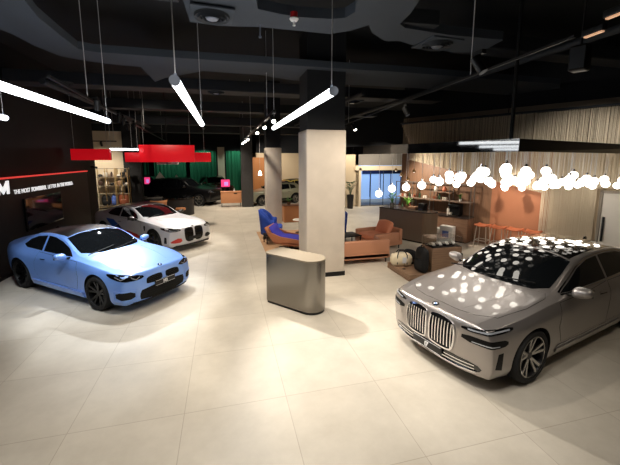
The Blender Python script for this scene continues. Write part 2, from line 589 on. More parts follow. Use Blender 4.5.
CAR_SCALE = 0.958
def build_car(c, label, cat, loc, rz, group=None):
    root = thing('car', label, cat, loc, rz, group)
    me = body_mesh(c)
    tmp = link('tmp', me)
    sub = tmp.modifiers.new('s', 'SUBSURF'); sub.levels = sub.render_levels = c.get('sub', 3)
    full = evaluated(tmp)
    surf = Surf(full)
    me2 = full.copy()
    me2.materials.clear(); me2.materials.append(c['paint']); me2.materials.append(M['arch'])
    bpy.data.objects.remove(tmp)
    bo = link('body', me2, root)
    # wheel arches
    cut = MB(); r = c['wr']; ag = r + c.get('archgap', .045)
    for wx in (c['wb'] / 2, -c['wb'] / 2):
        for s in (1, -1):
            pl = [(wx + ag * math.cos(R(t)), r + .005 + ag * math.sin(R(t))) for t in range(0, 181, 6)]
            pl += [(wx - ag * .985, r - .1), (wx - ag * .95, -.2), (wx + ag * .95, -.2), (wx + ag * .985, r - .1)]
            mt = Matrix(((1, 0, 0, 0), (0, 0, -1, 0), (0, 1, 0, 0), (0, 0, 0, 1)))
            ya, yb_ = c['w']/2 - .40, c['w']/2 + .25
            cut.prism(pl, -s * yb_, -s * ya, mt)
    cme = cut.mesh('cut', [M['arch']])
    cu = link('tmpcut', cme, root)
    bm_ = bo.modifiers.new('b', 'BOOLEAN'); bm_.operation = 'DIFFERENCE'; bm_.object = cu; bm_.solver = 'EXACT'; bm_.use_self = False
    bm_.material_mode = 'TRANSFER'
    res = evaluated(bo)
    bo.modifiers.clear(); bo.data = res
    bpy.data.objects.remove(cu)
    res.polygons.foreach_set('use_smooth', [True] * len(res.polygons))
    res.set_sharp_from_angle(angle=R(38))
    for wx, nm in ((c['wb'] / 2, 'f'), (-c['wb'] / 2, 'r')):
        for s in (1, -1):
            pass
    # wheels
    w0 = c['wheel']()
    first = True
    for wx in (c['wb'] / 2, -c['wb'] / 2):
        for s in (1, -1):
            w = w0 if first else copy_tree(w0)
            first = False
            w.parent = root
            yaw = (0 if s > 0 else PI) + (c.get('steer', 0) if wx > 0 else 0)
            w.location = (wx, s * (c['w']/2 - c['tw']/2 - .02), r)
            w.rotation_euler = (0, 0, yaw)
    c['fit'](root, surf, c)
    root.scale = (CAR_SCALE,) * 3
    return root
def mir(poly):
    return [(-p[0], p[1]) for p in reversed(poly)]

def sym(half):
    """half outline in (x, y>=0) closed by its mirror image"""
    return half + [(p[0], -p[1]) for p in reversed(half) if p[1] > 1e-6]

def plate(surf, parent, y, z, w, h, txt, front=True, x_off=0.0):
    hit = surf.hit((4 if front else -4, y, z), (-1 if front else 1, 0, 0))
    x = hit[0].x + (.012 if front else -.012) + x_off
    p = MB().box((x, y, z), (.018, w, h), bev=.004).build('number_plate', M['plate'], parent)
    if not txt: return p
    me = text_mesh(txt, h * .78, .001, .006)
    me.materials.append(M['plate_white'])
    o = link('plate_lettering', me, p)
    xs = [v.co.x for v in me.vertices]
    cw = (max(xs) + min(xs)) / 2
    if front: o.matrix_local = Matrix.Translation((x + .0095, y, z)) @ Matrix(((0, 0, 1), (1, 0, 0), (0, 1, 0))).to_4x4() @ Matrix.Translation((-cw, -h * .27, 0))
    MB().box((x + .0095, y, z + h * .45), (.002, w * .94, .006)).box((x + .0095, y, z - h * .45), (.002, w * .94, .006)).build('plate_border', M['plate_white'], p)
    return p

def side_glass(surf, root, polys, m):
    for s, ax in ((1, 'y'), (-1, '-y')):
        for pl in polys: patch(surf, pl, ax, 'side_window', m, root, .003, .05)

def door_set(surf, root, paint, doors, handles, hl=.17, hm=None):
    for s, ax in ((1, 'y'), (-1, '-y')):
        for pl, hd in zip(doors, handles):
            d = patch(surf, pl, ax, 'door', paint, root, .0035, .07)
            strip(surf, pl, ax, .011, 'door_gap', M['satin_black'], d, .0015, True)
            x, z = hd
            patch(surf, smooth_poly([(x - hl/2, z - .018), (x + hl/2, z - .012), (x + hl/2, z + .016), (x - hl/2, z + .016)], 1), ax, 'door_handle', hm or paint, d, .022, .03, .02)
            strip(surf, [(x - hl/2, z - .03), (x + hl/2, z - .022)], ax, .016, 'handle_recess', M['satin_black'], d, .005)

def tail_common(surf, root, c, yl, zl, w, h):
    for s in (1, -1):
        patch(surf, smooth_poly([(s * (yl - w), zl - h/2), (s * yl, zl - h/2), (s * yl, zl + h/2), (s * (yl - w), zl + h/2 * .7)], 1), '-x', 'tail_light', M['lamp_red'], root, .006, .05)

# ---- small two-door coupe in light blue
def coupe_curves(hb, wl, zs=1.0, k=1.0):
    return None

M2C = dict(nose=2.20, tail=-2.37, wb=2.747, w=1.887, wr=.345, tw=.28, paint=M['blue_paint'],
    bulgeF=.25, bulgeR=.30, powF=3.4, profF=[(.1, -.05), (.22, .0), (.40, .025), (.58, .02), (.70, -.005), (.78, -.05)],
    profR=[(.2, -.12), (.45, .0), (.7, .03), (.95, .02), (1.05, .03)],
    crease={9: .35, 12: .35, 5: .5, 6: .3, 8: .15},
    curves=dict(
        zb=[(2.2, .17), (1.4, .15), (0, .15), (-1.4, .17), (-2.37, .26)],
        yb=[(2.2, .80), (1.37, .84), (0, .84), (-1.37, .84), (-2.37, .70)],
        ys=[(2.2, .84), (1.75, .90), (1.37, .915), (.8, .88), (0, .88), (-.8, .885), (-1.37, .94), (-2.0, .89), (-2.37, .76)],
        zs=[(2.2, .26), (1.37, .27), (0, .27), (-1.37, .29), (-2.37, .38)],
        ym=[(2.2, .85), (1.8, .92), (1.37, .950), (.75, .875), (0, .86), (-.65, .875), (-1.37, .970), (-2.0, .91), (-2.37, .79)],
        zm=[(2.2, .42), (1.37, .50), (0, .46), (-1.37, .52), (-2.37, .56)],
        yh=[(2.2, .83), (1.8, .895), (1.37, .930), (.7, .895), (0, .885), (-.6, .895), (-1.37, .955), (-2.0, .895), (-2.37, .79)],
        zh=[(2.2, .62), (1.8, .71), (1.37, .76), (.5, .76), (-.5, .78), (-1.37, .84), (-2.0, .86), (-2.37, .82)],
        yk=[(2.2, .79), (1.8, .835), (1.37, .855), (.6, .835), (0, .83), (-.6, .825), (-1.2, .835), (-1.6, .82), (-2.0, .78), (-2.37, .70)],
        zk=[(2.2, .725), (1.9, .79), (1.37, .86), (.7, .905), (0, .93), (-.6, .945), (-1.37, .97), (-2.0, .965), (-2.37, .94)],
        yr=[(2.2, .60), (1.37, .70), (.92, .735), (.6, .73), (.25, .685), (-.1, .64), (-.7, .615), (-1.15, .61), (-1.5, .625), (-1.9, .63), (-2.37, .58)],
        zr=[(2.2, .76), (1.9, .825), (1.37, .895), (.92, .94), (.6, .98), (.25, 1.15), (-.1, 1.265), (-.6, 1.305), (-1.1, 1.25), (-1.5, 1.13), (-1.9, 1.01), (-2.37, .98)],
        zc=[(2.2, .77), (1.9, .845), (1.37, .915), (.98, .96), (.86, .985), (.5, 1.145), (.15, 1.285), (-.1, 1.34), (-.45, 1.365), (-.95, 1.345), (-1.35, 1.255), (-1.75, 1.12), (-2.0, 1.04), (-2.2, 1.025), (-2.37, 1.02)],
    ))

def fit_coupe(root, surf, c, roof_m, glass_m, hood=True):
    k = c.get('sx', 0.0)
    P = c['paint']
    patch(surf, sym([(.85, 0.0), (.82, .32), (.74, .54), (.58, .665), (.28, .635), (.0, .59), (-.04, .30), (-.05, 0.0)]), 'z', 'windshield', glass_m, root, .003, .06)
    patch(surf, sym([(-.09, 0.0), (-.08, .30), (-.05, .55), (-.4, .565), (-.9, .56), (-1.18, .53), (-1.15, 0.0)]), 'z', 'roof', roof_m, root, .004, .07)
    patch(surf, sym([(-1.24, 0.0), (-1.26, .48), (-1.55, .54), (-1.86, .54), (-1.92, 0.0)]), 'z', 'rear_window', glass_m, root, .003, .07)
    if hood:
        hd = patch(surf, sym([(2.06, 0.0), (2.02, .30), (1.92, .56), (1.75, .73), (1.3, .785), (.85, .765), (.77, .71), (.84, .54), (.92, .30), (.94, 0.0)]), 'z', 'hood', P, root, .003, .06)
        for s in (1, -1):
            strip(surf, [(1.98, s * .30), (1.6, s * .40), (1.2, s * .46), (.95, s * .48)], 'z', .03, 'hood_crease', P, hd, .004, thick=.004)
    # wipers
    for y0 in (.15, -.42):
        MB().cyl((.84, y0 - .25, 1.0), (.72, y0 + .38, 1.058), .011, seg=6).build('wiper', M['satin_black'], root)
    side_glass(surf, root, [[(.50, .955), (-.50, .965), (-.56, 1.265), (-.30, 1.255), (.0, 1.20), (.28, 1.10)],
                            [(-.57, .965), (-1.15, .985), (-1.33, 1.03), (-1.24, 1.13), (-1.0, 1.215), (-.63, 1.263)]], glass_m)
    door_set(surf, root, P, [[(.72, .885), (.76, .60), (.70, .32), (-.62, .32), (-.80, .50), (-.78, .70), (-.66, .93), (0, .91)]], [(-.48, .82)])
    for s in (1, -1):
        mirror_cap(s, root, (.42, s * .99, .985), (.15, .22, .14), c.get('mirror_m', P))
    MB().sphere((-1.45, 0, 1.235), .05, 12, (1.7, .4, 1.0)).build('antenna_fin', M['gloss_black'], root)
    # steering wheel shape seen through the glass is left to the reflections
    tail_common(surf, root, c, .74, .86, .36, .14)
    plate(surf, root, 0, .70, .5, .11, '', False)
    patch(surf, smooth_poly([(-.62, .26), (.62, .26), (.70, .44), (-.70, .44)], 1), '-x', 'diffuser', M['satin_black'], root, .006, .06)
    for y in (.30, .20, -.20, -.30):
        MB().cyl((-2.30, y, .27), (-2.42, y, .27), .045, seg=16).build('exhaust_tip', M['rim_grey'], root)

def headlamp(surf, root, outer, inner, s, ang=38, bw=.012, m=None):
    ax = ('d', ang, s)
    h = patch(surf, dpoly(outer, ang, s), ax, 'headlight', m or M['gloss_black'], root, .005, .035, .01, rnd=1)
    if h:
        for pl in inner:
            strip(surf, dpoly(pl, ang, s), ax, bw, 'light_bar', M['lamp_white'], h, .008)
    return h

def fit_m2(root, surf, c):
    fit_coupe(root, surf, c, M['carbon'], M['glass_black'])
    for s in (1, -1):
        headlamp(surf, root, [(2.15, .40, .655), (2.12, .46, .72), (1.95, .72, .765), (1.72, .88, .785), (1.70, .90, .755), (1.86, .87, .685), (2.06, .66, .635)],
                 [[(2.12, .50, .69), (2.10, .56, .655), (2.04, .62, .70)], [(2.0, .70, .72), (1.94, .76, .685), (1.84, .82, .735)]], s)
        g = patch(surf, [(s * y, z) for y, z in smooth_poly([(.045, .515), (.40, .51), (.41, .56), (.385, .65), (.06, .66), (.04, .61)], 2)], 'x', 'grille', M['arch'], root, .004, .04)
        for z in (.545, .58, .615):
            strip(surf, [(s * .06, z), (s * .38, z)], 'x', .012, 'grille_slat', M['satin_black'], g, .010)
        ax = ('d', 38, s)
        pi = [(2.1, .60, .285), (1.9, .86, .30), (1.9, .87, .45), (2.1, .60, .435)]
        patch(surf, smooth_poly(dpoly(pi, 38, s), 1), ax, 'side_intake', M['arch'], root, .004, .04)
        strip(surf, dpoly([(2.12, .58, .275), (1.88, .88, .29), (1.88, .89, .465), (2.12, .58, .445)], 38, s), ax, .02, 'intake_frame', c['paint'], root, .008, True, thick=.006)
        # side skirt blade and fender vent
        ax = 'y' if s > 0 else '-y'
        strip(surf, [(.92, .24), (0, .235), (-.92, .25)], ax, .10, 'side_skirt', c['paint'], root, .018, thick=.012)
    ci = patch(surf, smooth_poly([(-.52, .205), (.52, .205), (.56, .33), (.50, .455), (-.50, .455), (-.56, .33)], 1), 'x', 'lower_intake', M['arch'], root, .004, .04)
    for z in (.28, .33, .38):
        strip(surf, [(-.44, z), (.44, z)], 'x', .012, 'intake_slat', M['arch'], ci, .009)
    patch(surf, [(-.70, .175), (.70, .175), (.66, .205), (-.66, .205)], 'x', 'front_splitter', M['satin_black'], root, .012, .05)
    plate(surf, root, 0.0, .475, .50, .105, 'M2', True, .01)
    h = surf.hit((2.10, 0, 3), (0, 0, -1))
    roundel(.042, root, h[0] + h[1] * .003, h[1], Vector((-.3, 0, 1)))
M2C['fit'] = fit_m2
M2C['wheel'] = lambda: make_wheel(.345, .28, dict(n=5, kind='double', w0=.05, w1=.05, spread=.22, ratio=.745), M['rim_black'], None, M['rim_grey'])
# ---- long silver saloon
I7C = dict(nose=2.50, tail=-2.88, wb=3.215, w=1.95, wr=.372, tw=.27, paint=M['silver_paint'], stations=28, archgap=.035,
    bulgeF=.24, bulgeR=.28, powF=3.0, profF=[(.1, -.06), (.25, .0), (.50, .03), (.75, .035), (.86, .01), (.93, -.03)],
    profR=[(.2, -.10), (.5, .02), (.8, .04), (1.05, .02), (1.15, .02)],
    crease={9: .4, 12: .35, 5: .5, 8: .3, 6: .2},
    curves=dict(
        zb=[(2.5, .20), (1.6, .17), (0, .17), (-1.6, .18), (-2.88, .26)],
        yb=[(2.5, .82), (1.6, .88), (0, .88), (-1.6, .88), (-2.88, .72)],
        ys=[(2.5, .86), (2.0, .92), (1.6, .945), (.9, .925), (0, .92), (-.9, .925), (-1.6, .945), (-2.3, .90), (-2.88, .78)],
        zs=[(2.5, .30), (1.6, .29), (0, .29), (-1.6, .30), (-2.88, .40)],
        ym=[(2.5, .87), (2.0, .94), (1.6, .965), (.9, .945), (0, .94), (-.9, .945), (-1.6, .965), (-2.3, .92), (-2.88, .81)],
        zm=[(2.5, .50), (1.6, .55), (0, .54), (-1.6, .56), (-2.88, .62)],
        yh=[(2.5, .85), (2.0, .935), (1.6, .965), (.8, .962), (0, .96), (-.8, .96), (-1.6, .96), (-2.3, .91), (-2.88, .80)],
        zh=[(2.5, .74), (2.0, .80), (1.6, .84), (.5, .86), (-.5, .88), (-1.6, .91), (-2.3, .92), (-2.88, .88)],
        yk=[(2.5, .80), (2.0, .88), (1.6, .90), (.8, .895), (0, .89), (-.8, .88), (-1.6, .865), (-2.3, .82), (-2.88, .72)],
        zk=[(2.5, .84), (2.2, .895), (1.6, .96), (.8, 1.015), (0, 1.04), (-.8, 1.06), (-1.6, 1.075), (-2.3, 1.07), (-2.88, 1.03)],
        yr=[(2.5, .64), (1.6, .76), (1.27, .79), (.92, .775), (.52, .73), (.10, .68), (-.7, .655), (-1.2, .645), (-1.7, .65), (-2.15, .66), (-2.88, .60)],
        zr=[(2.5, .885), (2.2, .935), (1.6, 1.0), (1.27, 1.03), (.92, 1.09), (.52, 1.265), (.10, 1.40), (-.6, 1.46), (-1.2, 1.435), (-1.75, 1.32), (-2.2, 1.14), (-2.45, 1.10), (-2.88, 1.06)],
        zc=[(2.5, .90), (2.2, .955), (1.6, 1.03), (1.36, 1.06), (1.2, 1.09), (.82, 1.26), (.40, 1.41), (.12, 1.475), (-.5, 1.53), (-1.1, 1.51), (-1.6, 1.42), (-2.1, 1.24), (-2.35, 1.15), (-2.6, 1.125), (-2.88, 1.10)],
    ))

def fit_i7(root, surf, c):
    P = c['paint']; G = M['glass_black']
    patch(surf, sym([(1.18, 0.0), (1.16, .34), (1.08, .58), (.90, .72), (.54, .69), (.20, .635), (.15, .34), (.15, 0.0)]), 'z', 'windshield', G, root, .003, .06)
    patch(surf, sym([(.10, 0.0), (.10, .34), (.14, .59), (-.5, .60), (-1.2, .59), (-1.55, .56), (-1.52, 0.0)]), 'z', 'roof', M['glass_roof'], root, .004, .08)
    patch(surf, sym([(-1.60, 0.0), (-1.63, .52), (-2.0, .57), (-2.24, .57), (-2.32, 0.0)]), 'z', 'rear_window', G, root, .003, .08)
    hd = patch(surf, sym([(2.30, 0.0), (2.30, .28), (2.24, .52), (2.08, .72), (1.6, .80), (1.16, .80), (1.04, .735), (1.13, .57), (1.22, .30), (1.24, 0.0)]), 'z', 'hood', P, root, .003, .06)
    strip(surf, sym([(2.30, 0.0), (2.30, .28), (2.24, .52), (2.08, .72), (1.6, .80), (1.16, .80), (1.04, .735), (1.13, .57), (1.22, .30), (1.24, 0.0)]), 'z', .009, 'hood_gap', M['satin_black'], hd, .0015, True)
    for s in (1, -1):
        strip(surf, [(2.22, s * .30), (1.7, s * .42), (1.28, s * .47)], 'z', .05, 'hood_crease', P, hd, .0045)
    for y0 in (.20, -.45):
        MB().cyl((1.17, y0 - .30, 1.125), (1.04, y0 + .40, 1.178), .011, seg=6).build('wiper', M['satin_black'], root)
    side_glass(surf, root, [[(.84, 1.068), (-.42, 1.09), (-.47, 1.405), (-.15, 1.385), (.2, 1.305), (.55, 1.17)],
                            [(-.49, 1.09), (-1.40, 1.11), (-1.75, 1.13), (-1.86, 1.17), (-1.6, 1.30), (-1.2, 1.385), (-.8, 1.41), (-.54, 1.41)]], G)
    for ax in ('y', '-y'):
        strip(surf, [(.86, 1.055), (-.45, 1.075), (-1.75, 1.11), (-1.93, 1.165), (-1.62, 1.32), (-1.2, 1.408), (-.75, 1.432), (-.4, 1.425), (-.13, 1.403), (.22, 1.325), (.58, 1.188), (.86, 1.075)], ax, .016, 'window_trim', M['chrome'], root, .005)
        strip(surf, [(1.02, .30), (0, .285), (-1.02, .30)], ax, .05, 'side_skirt', P, root, .012, thick=.006)
        strip(surf, [(1.0, .36), (.2, .345), (-1.0, .37)], ax, .018, 'sill_line', M['chrome'], root, .008)
    door_set(surf, root, P, [[(.98, .98), (1.02, .66), (.90, .40), (-.42, .40), (-.42, 1.05), (.2, 1.0)],
                             [(-.46, 1.05), (-.46, .40), (-1.12, .40), (-1.30, .62), (-1.45, .80), (-1.55, 1.05)]], [(-.22, .93), (-1.32, .965)], .22)
    for s in (1, -1):
        mirror_cap(s, root, (.70, s * 1.045, 1.115), (.17, .24, .16), P)
        # split headlamps: slim strip above, dark main lamp below
        headlamp(surf, root, [(2.40, .43, .79), (2.40, .44, .835), (2.2, .78, .868), (2.04, .90, .875), (2.04, .90, .835), (2.2, .80, .805)],
                 [[(2.36, .50, .815), (2.2, .76, .832), (2.07, .87, .848)]], s, 38, .02)
        headlamp(surf, root, [(2.40, .44, .665), (2.40, .45, .745), (2.2, .76, .735), (2.09, .88, .73), (2.09, .88, .66), (2.2, .80, .635)],
                 [[(2.34, .55, .675), (2.15, .80, .665)]], s, 38, .012, M['satin_black'])
        ax = ('d', 38, s)
        patch(surf, dpoly([(2.20, .80, .36), (2.18, .82, .56), (2.14, .86, .57), (2.15, .86, .33)], 38, s), ax, 'air_curtain', M['satin_black'], root, .004, .04)
        # kidney grille half: chrome frame around vertical bars
        K = smooth_poly([(s * y, z) for y, z in [(.03, .48), (.05, .43), (.34, .415), (.41, .48), (.425, .70), (.38, .83), (.08, .845), (.03, .79)]], 2)
        g = patch(surf, K, 'x', 'grille', M['satin_black'], root, .004, .04)
        strip(surf, K, 'x', .022, 'grille_frame', M['chrome'], g, .010, True, thick=.012)
        for k in range(7):
            y = .085 + k * .048
            strip(surf, [(s * y, .46), (s * y, .80)], 'x', .015, 'grille_bar', M['chrome'], g, .008, thick=.010)
        strip(surf, [(s * .12, .255), (s * .45, .255), (s * .70, .275)], 'x', .02, 'bumper_chrome', M['chrome'], root, .012, thick=.008)
    li = patch(surf, smooth_poly([(-.78, .30), (-.60, .235), (.60, .235), (.78, .30), (.70, .385), (.3, .40), (-.3, .40), (-.70, .385)], 1), 'x', 'lower_intake', M['gloss_black'], root, .004, .05)
    for z in (.30, .345):
        strip(surf, [(-.68, z + .01), (0, z), (.68, z + .01)], 'x', .014, 'intake_bar', M['chrome'], li, .010)
    plate(surf, root, 0.0, .34, .52, .115, 'i7', True, .012)
    h = surf.hit((2.40, 0, 3), (0, 0, -1))
    roundel(.045, root, h[0] + h[1] * .003, h[1], Vector((-.3, 0, 1)))
    MB().sphere((-1.75, 0, 1.40), .05, 12, (1.7, .4, 1.0)).build('antenna_fin', M['gloss_black'], root)
    tail_common(surf, root, c, .78, .93, .5, .09)
    plate(surf, root, 0, .62, .5, .11, '', False)
M['glass_roof'] = mat('glass roof', srgb(22, 20, 19), 0.05, 0.0, 1.0, 0.8)
I7C['fit'] = fit_i7
I7C['wheel'] = lambda: make_wheel(.372, .27, dict(n=5, kind='double', w0=.06, w1=.075, spread=.20, ratio=.76), M['rim_grey'], M['rim_silver'], M['rim_grey'])

# ---- pale coupe with stripes on its side: same family as the blue coupe, longer and lower
import copy as _copy
def stretch(c, sx_f, sx_r, sz=1.0, **kw):
    d = _copy.copy(c); d['curves'] = {}
    for k, v in c['curves'].items():
        d['curves'][k] = [((x * sx_f if x > 0 else x * sx_r), y * (sz if k[0] == 'z' else 1.0)) for x, y in v]
    d.update(kw); return d
M4C = stretch(M2C, 1.04, 1.05, 1.0, nose=2.2*1.04, tail=-2.37*1.05, wb=2.857, paint=M['white_paint'], wr=.345, mirror_m=M['carbon'])

def fit_m4(root, surf, c):
    fit_coupe(root, surf, c, M['carbon'], M['glass_black'])
    for s in (1, -1):
        headlamp(surf, root, [(2.22, .44, .68), (2.2, .48, .735), (2.03, .72, .775), (1.80, .88, .785), (1.78, .90, .755), (1.94, .86, .70), (2.14, .66, .66)],
                 [[(2.2, .50, .70), (2.1, .66, .69), (1.92, .82, .73)]], s)
        K = smooth_poly([(s * y, z) for y, z in [(.05, .34), (.07, .30), (.27, .29), (.36, .40), (.36, .66), (.32, .73), (.07, .735), (.04, .69)]], 2)
        g = patch(surf, K, 'x', 'grille', M['satin_black'], root, .004, .04)
        strip(surf, K, 'x', .02, 'grille_frame', M['gloss_black'], g, .008, True)
        for z in (.38, .44, .50, .56, .62, .68):
            strip(surf, [(s * .07, z), (s * .33, z)], 'x', .014, 'grille_slat', M['gloss_black'], g, .009)
        ax = ('d', 38, s)
        patch(surf, smooth_poly(dpoly([(2.25, .42, .30), (2.1, .72, .30), (2.05, .76, .36), (2.2, .46, .48)], 38, s), 1), ax, 'side_intake', M['red_paint'] if s < 0 else M['satin_black'], root, .004, .04)
        patch(surf, dpoly([(2.0, .84, .30), (2.0, .84, .50), (1.94, .87, .50), (1.92, .88, .30)], 38, s), ax, 'air_curtain', M['satin_black'], root, .004, .04)
        ax = 'y' if s > 0 else '-y'
        patch(surf, smooth_poly([(1.02, .78), (1.0, .60), (.93, .62), (.90, .78)], 1), ax, 'fender_vent', M['satin_black'], root, .004, .04)
        # stripes sweeping up from the sill to the rear fender
        patch(surf, [(.80, .33), (.10, .33), (-.25, .45), (-.05, .52), (.50, .45)], ax, 'red_stripe', M['red_paint'], root, .006, .06)
        patch(surf, [(.05, .33), (-.45, .33), (-.80, .58), (-.55, .70), (-.28, .46)], ax, 'navy_stripe', M['navy'], root, .006, .06)
        patch(surf, [(-.50, .33), (-.95, .36), (-.92, .60), (-1.25, .86), (-.85, .84), (-.58, .70), (-.83, .58)], ax, 'blue_stripe', M['stripe_blue'], root, .006, .06)
        strip(surf, [(.95, .24), (0, .235), (-.95, .25)], ax, .10, 'side_skirt', M['carbon'], root, .018, thick=.012)
    patch(surf, [(-.72, .175), (.72, .175), (.66, .215), (-.66, .215)], 'x', 'front_splitter', M['carbon'], root, .03, .05, .03)
    plate(surf, root, 0.0, .40, .50, .105, '', True, .01)
    h = surf.hit((2.2, 0, 3), (0, 0, -1))
    roundel(.042, root, h[0] + h[1] * .003, h[1], Vector((-.3, 0, 1)))
    MB().box((-2.40, 0, 1.045), (.16, 1.2, .025), bev=.01).build('spoiler', M['carbon'], root)
M4C['fit'] = fit_m4
M4C['wheel'] = lambda: make_wheel(.345, .28, dict(n=5, kind='double', w0=.04, w1=.045, spread=.20, ratio=.75), M['rim_grey'], None, M['stripe_blue'])

# ---- tall cars: dark utility cars and small hatchbacks share one box shape
def tall_curves(nose, tail, wb, w, hood, belt, roof, cowl, rtop, rend, tailtop):
    fa = wb / 2; W = w / 2
    return dict(
        zb=[(nose, .26), (0, .24), (tail, .32)],
        yb=[(nose, W*.82), (fa, W*.92), (-fa, W*.92), (tail, W*.78)],
        ys=[(nose, W*.86), (fa, W*.97), (0, W*.95), (-fa, W*.97), (tail, W*.84)],
        zs=[(nose, .36), (0, .36), (tail, .44)],
        ym=[(nose, W*.88), (fa, W*.995), (0, W*.965), (-fa, W*1.0), (tail, W*.87)],
        zm=[(nose, .56), (0, .60), (tail, .66)],
        yh=[(nose, W*.86), (fa, W*.98), (0, W*.97), (-fa, W*.985), (tail, W*.88)],
        zh=[(nose, hood*.86), (fa, hood*.93), (0, belt*.90), (tail, belt*.92)],
        yk=[(nose, W*.80), (fa, W*.90), (0, W*.91), (-fa, W*.90), (tail, W*.80)],
        zk=[(nose, hood*.95), (fa, hood), (0, belt), (-fa, belt*1.02), (tail, belt)],
        yr=[(nose, W*.62), (cowl + .1, W*.80), (cowl - .25, W*.79), (rtop, W*.73), (0, W*.71), (rend, W*.68), (tail, W*.66)],
        zr=[(nose, hood*.985), (fa, hood*1.04), (cowl + .1, hood*1.09), (cowl - .25, hood*1.16), (rtop - .1, roof*.945), (-.3, roof*.96), (rend, roof*.93), (tail, tailtop*.98)],
        zc=[(nose, hood), (fa, hood*1.07), (cowl + .1, hood*1.12), (cowl, hood*1.14), (rtop, roof*.975), (-.3, roof), (rend, roof*.965), (tail, tailtop)])

def fit_tall(root, surf, c):
    P = c['paint']; G = M['glass_black']; W = c['w'] / 2; q = c['q']
    cowl, rtop, rend, belt, roof, hood = q['cowl'], q['rtop'], q['rend'], q['belt'], q['roof'], q['hood']
    patch(surf, sym([(cowl - .01, 0.0), (cowl - .06, W*.45), (cowl - .24, W*.70), (rtop + .12, W*.64), (rtop + .10, 0.0)]), 'z', 'windshield', G, root, .003, .08)
    if q.get('roof_m'):
        patch(surf, sym([(rtop, 0.0), (rtop, W*.64), (rend + .1, W*.62), (rend + .1, 0.0)]), 'z', 'roof', q['roof_m'], root, .006, .1)
    zt = roof * .925
    side_glass(surf, root, [[(cowl - .34, belt + .03), (.03, belt + .035), (.0, zt), (rtop - .12, zt - .03)],
                            [(-.03, belt + .035), (-c['wb']*.33, belt + .05), (-c['wb']*.33, zt - .01), (-.06, zt)],
                            [(-c['wb']*.36, belt + .05), (rend + .15, belt + .10), (rend + .25, zt - .08), (-c['wb']*.36, zt - .02)]], G)
    door_set(surf, root, P, [[(cowl - .25, belt - .02), (cowl - .2, .62), (cowl - .35, .42), (.0, .42), (.0, belt - .01)],
                             [(-.04, belt - .01), (-.04, .42), (-c['wb']*.30, .42), (-c['wb']*.38, .75), (-c['wb']*.38, belt)]], [(.18, belt - .10), (-c['wb']*.30, belt - .09)], .18)
    nx = c['nose']
    for s in (1, -1):
        mirror_cap(s, root, (cowl - .45, s * (W + .06), belt + .10), (.17, .22, .17), q.get('mirror', P))
        if q.get('round'):
            ax = ('d', 25, s)
            z0 = hood * .80
            ctr = dpoly([(nx - .12, W * .66, z0)], 25, s)[0]
            cp = [(ctr[0] + .125 * math.cos(R(a)), z0 + .125 * math.sin(R(a))) for a in range(0, 360, 20)]
            h = patch(surf, cp, ax, 'headlight', M['lamp_white'], root, .012, .04, .01)
            strip(surf, cp, ax, .025, 'headlight_ring', M['gloss_black'], h, .016, True, thick=.006)
        else:
            headlamp(surf, root, [(nx - .05, W*.45, hood*.80), (nx - .05, W*.46, hood*.87), (nx - .35, W*.9, hood*.90), (nx - .35, W*.92, hood*.82)],
                     [[(nx - .1, W*.55, hood*.835), (nx - .3, W*.85, hood*.86)]], s)
            K = smooth_poly([(s * y, z) for y, z in [(.04, hood*.52), (.36, hood*.52), (.38, hood*.82), (.05, hood*.85)]], 1)
            g = patch(surf, K, 'x', 'grille', M['satin_black'], root, .004, .05)
            strip(surf, K, 'x', .022, 'grille_frame', M['rim_grey'], g, .010, True)
        ax = 'y' if s > 0 else '-y'
        for wx in (c['wb']/2, -c['wb']/2):
            ar = c['wr'] + c.get('archgap', .045) + .03
            pa = [(wx + ar * math.cos(R(a)), c['wr'] + ar * math.sin(R(a))) for a in range(-10, 191, 10)]
            strip(surf, pa, ax, .06, 'arch_trim', M['satin_black'], root, .010)
        strip(surf, [(c['wb']/2 - c['wr'] - .06, .34), (-c['wb']/2 + c['wr'] + .06, .34)], ax, .12, 'side_skirt', M['satin_black'], root, .012)
    if q.get('round'):
        g = patch(surf, smooth_poly([(-.42, hood*.44), (.42, hood*.44), (.46, hood*.62), (.34, hood*.76), (-.34, hood*.76), (-.46, hood*.62)], 2), 'x', 'grille', M['gloss_black'], root, .006, .05)
    patch(surf, smooth_poly([(-.60, .30), (.60, .30), (.66, .42), (-.66, .42)], 1), 'x', 'lower_intake', M['satin_black'], root, .005, .06)
    patch(surf, smooth_poly([(-W*.66, belt + .06), (W*.66, belt + .06), (W*.58, roof*.90), (-W*.58, roof*.90)], 1), '-x', 'rear_window', G, root, .004, .08)
    tail_common(surf, root, c, W*.84, belt - .12, .16 if q.get('round') else .4, .2 if q.get('round') else .12)
    if q.get('rails'):
        for s in (1, -1):
            MB().tube([(rtop - .1, s*W*.63, roof*.955), (rtop - .2, s*W*.63, roof*.99), (rend + .3, s*W*.62, roof*.985), (rend + .2, s*W*.62, roof*.95)], .018).build('roof_rail', M['satin_black'], root)
    h = surf.hit((nx - .12, 0, 4), (0, 0, -1))
    if h: roundel(.042, root, h[0] + h[1] * .003, h[1], Vector((-.3, 0, 1)))

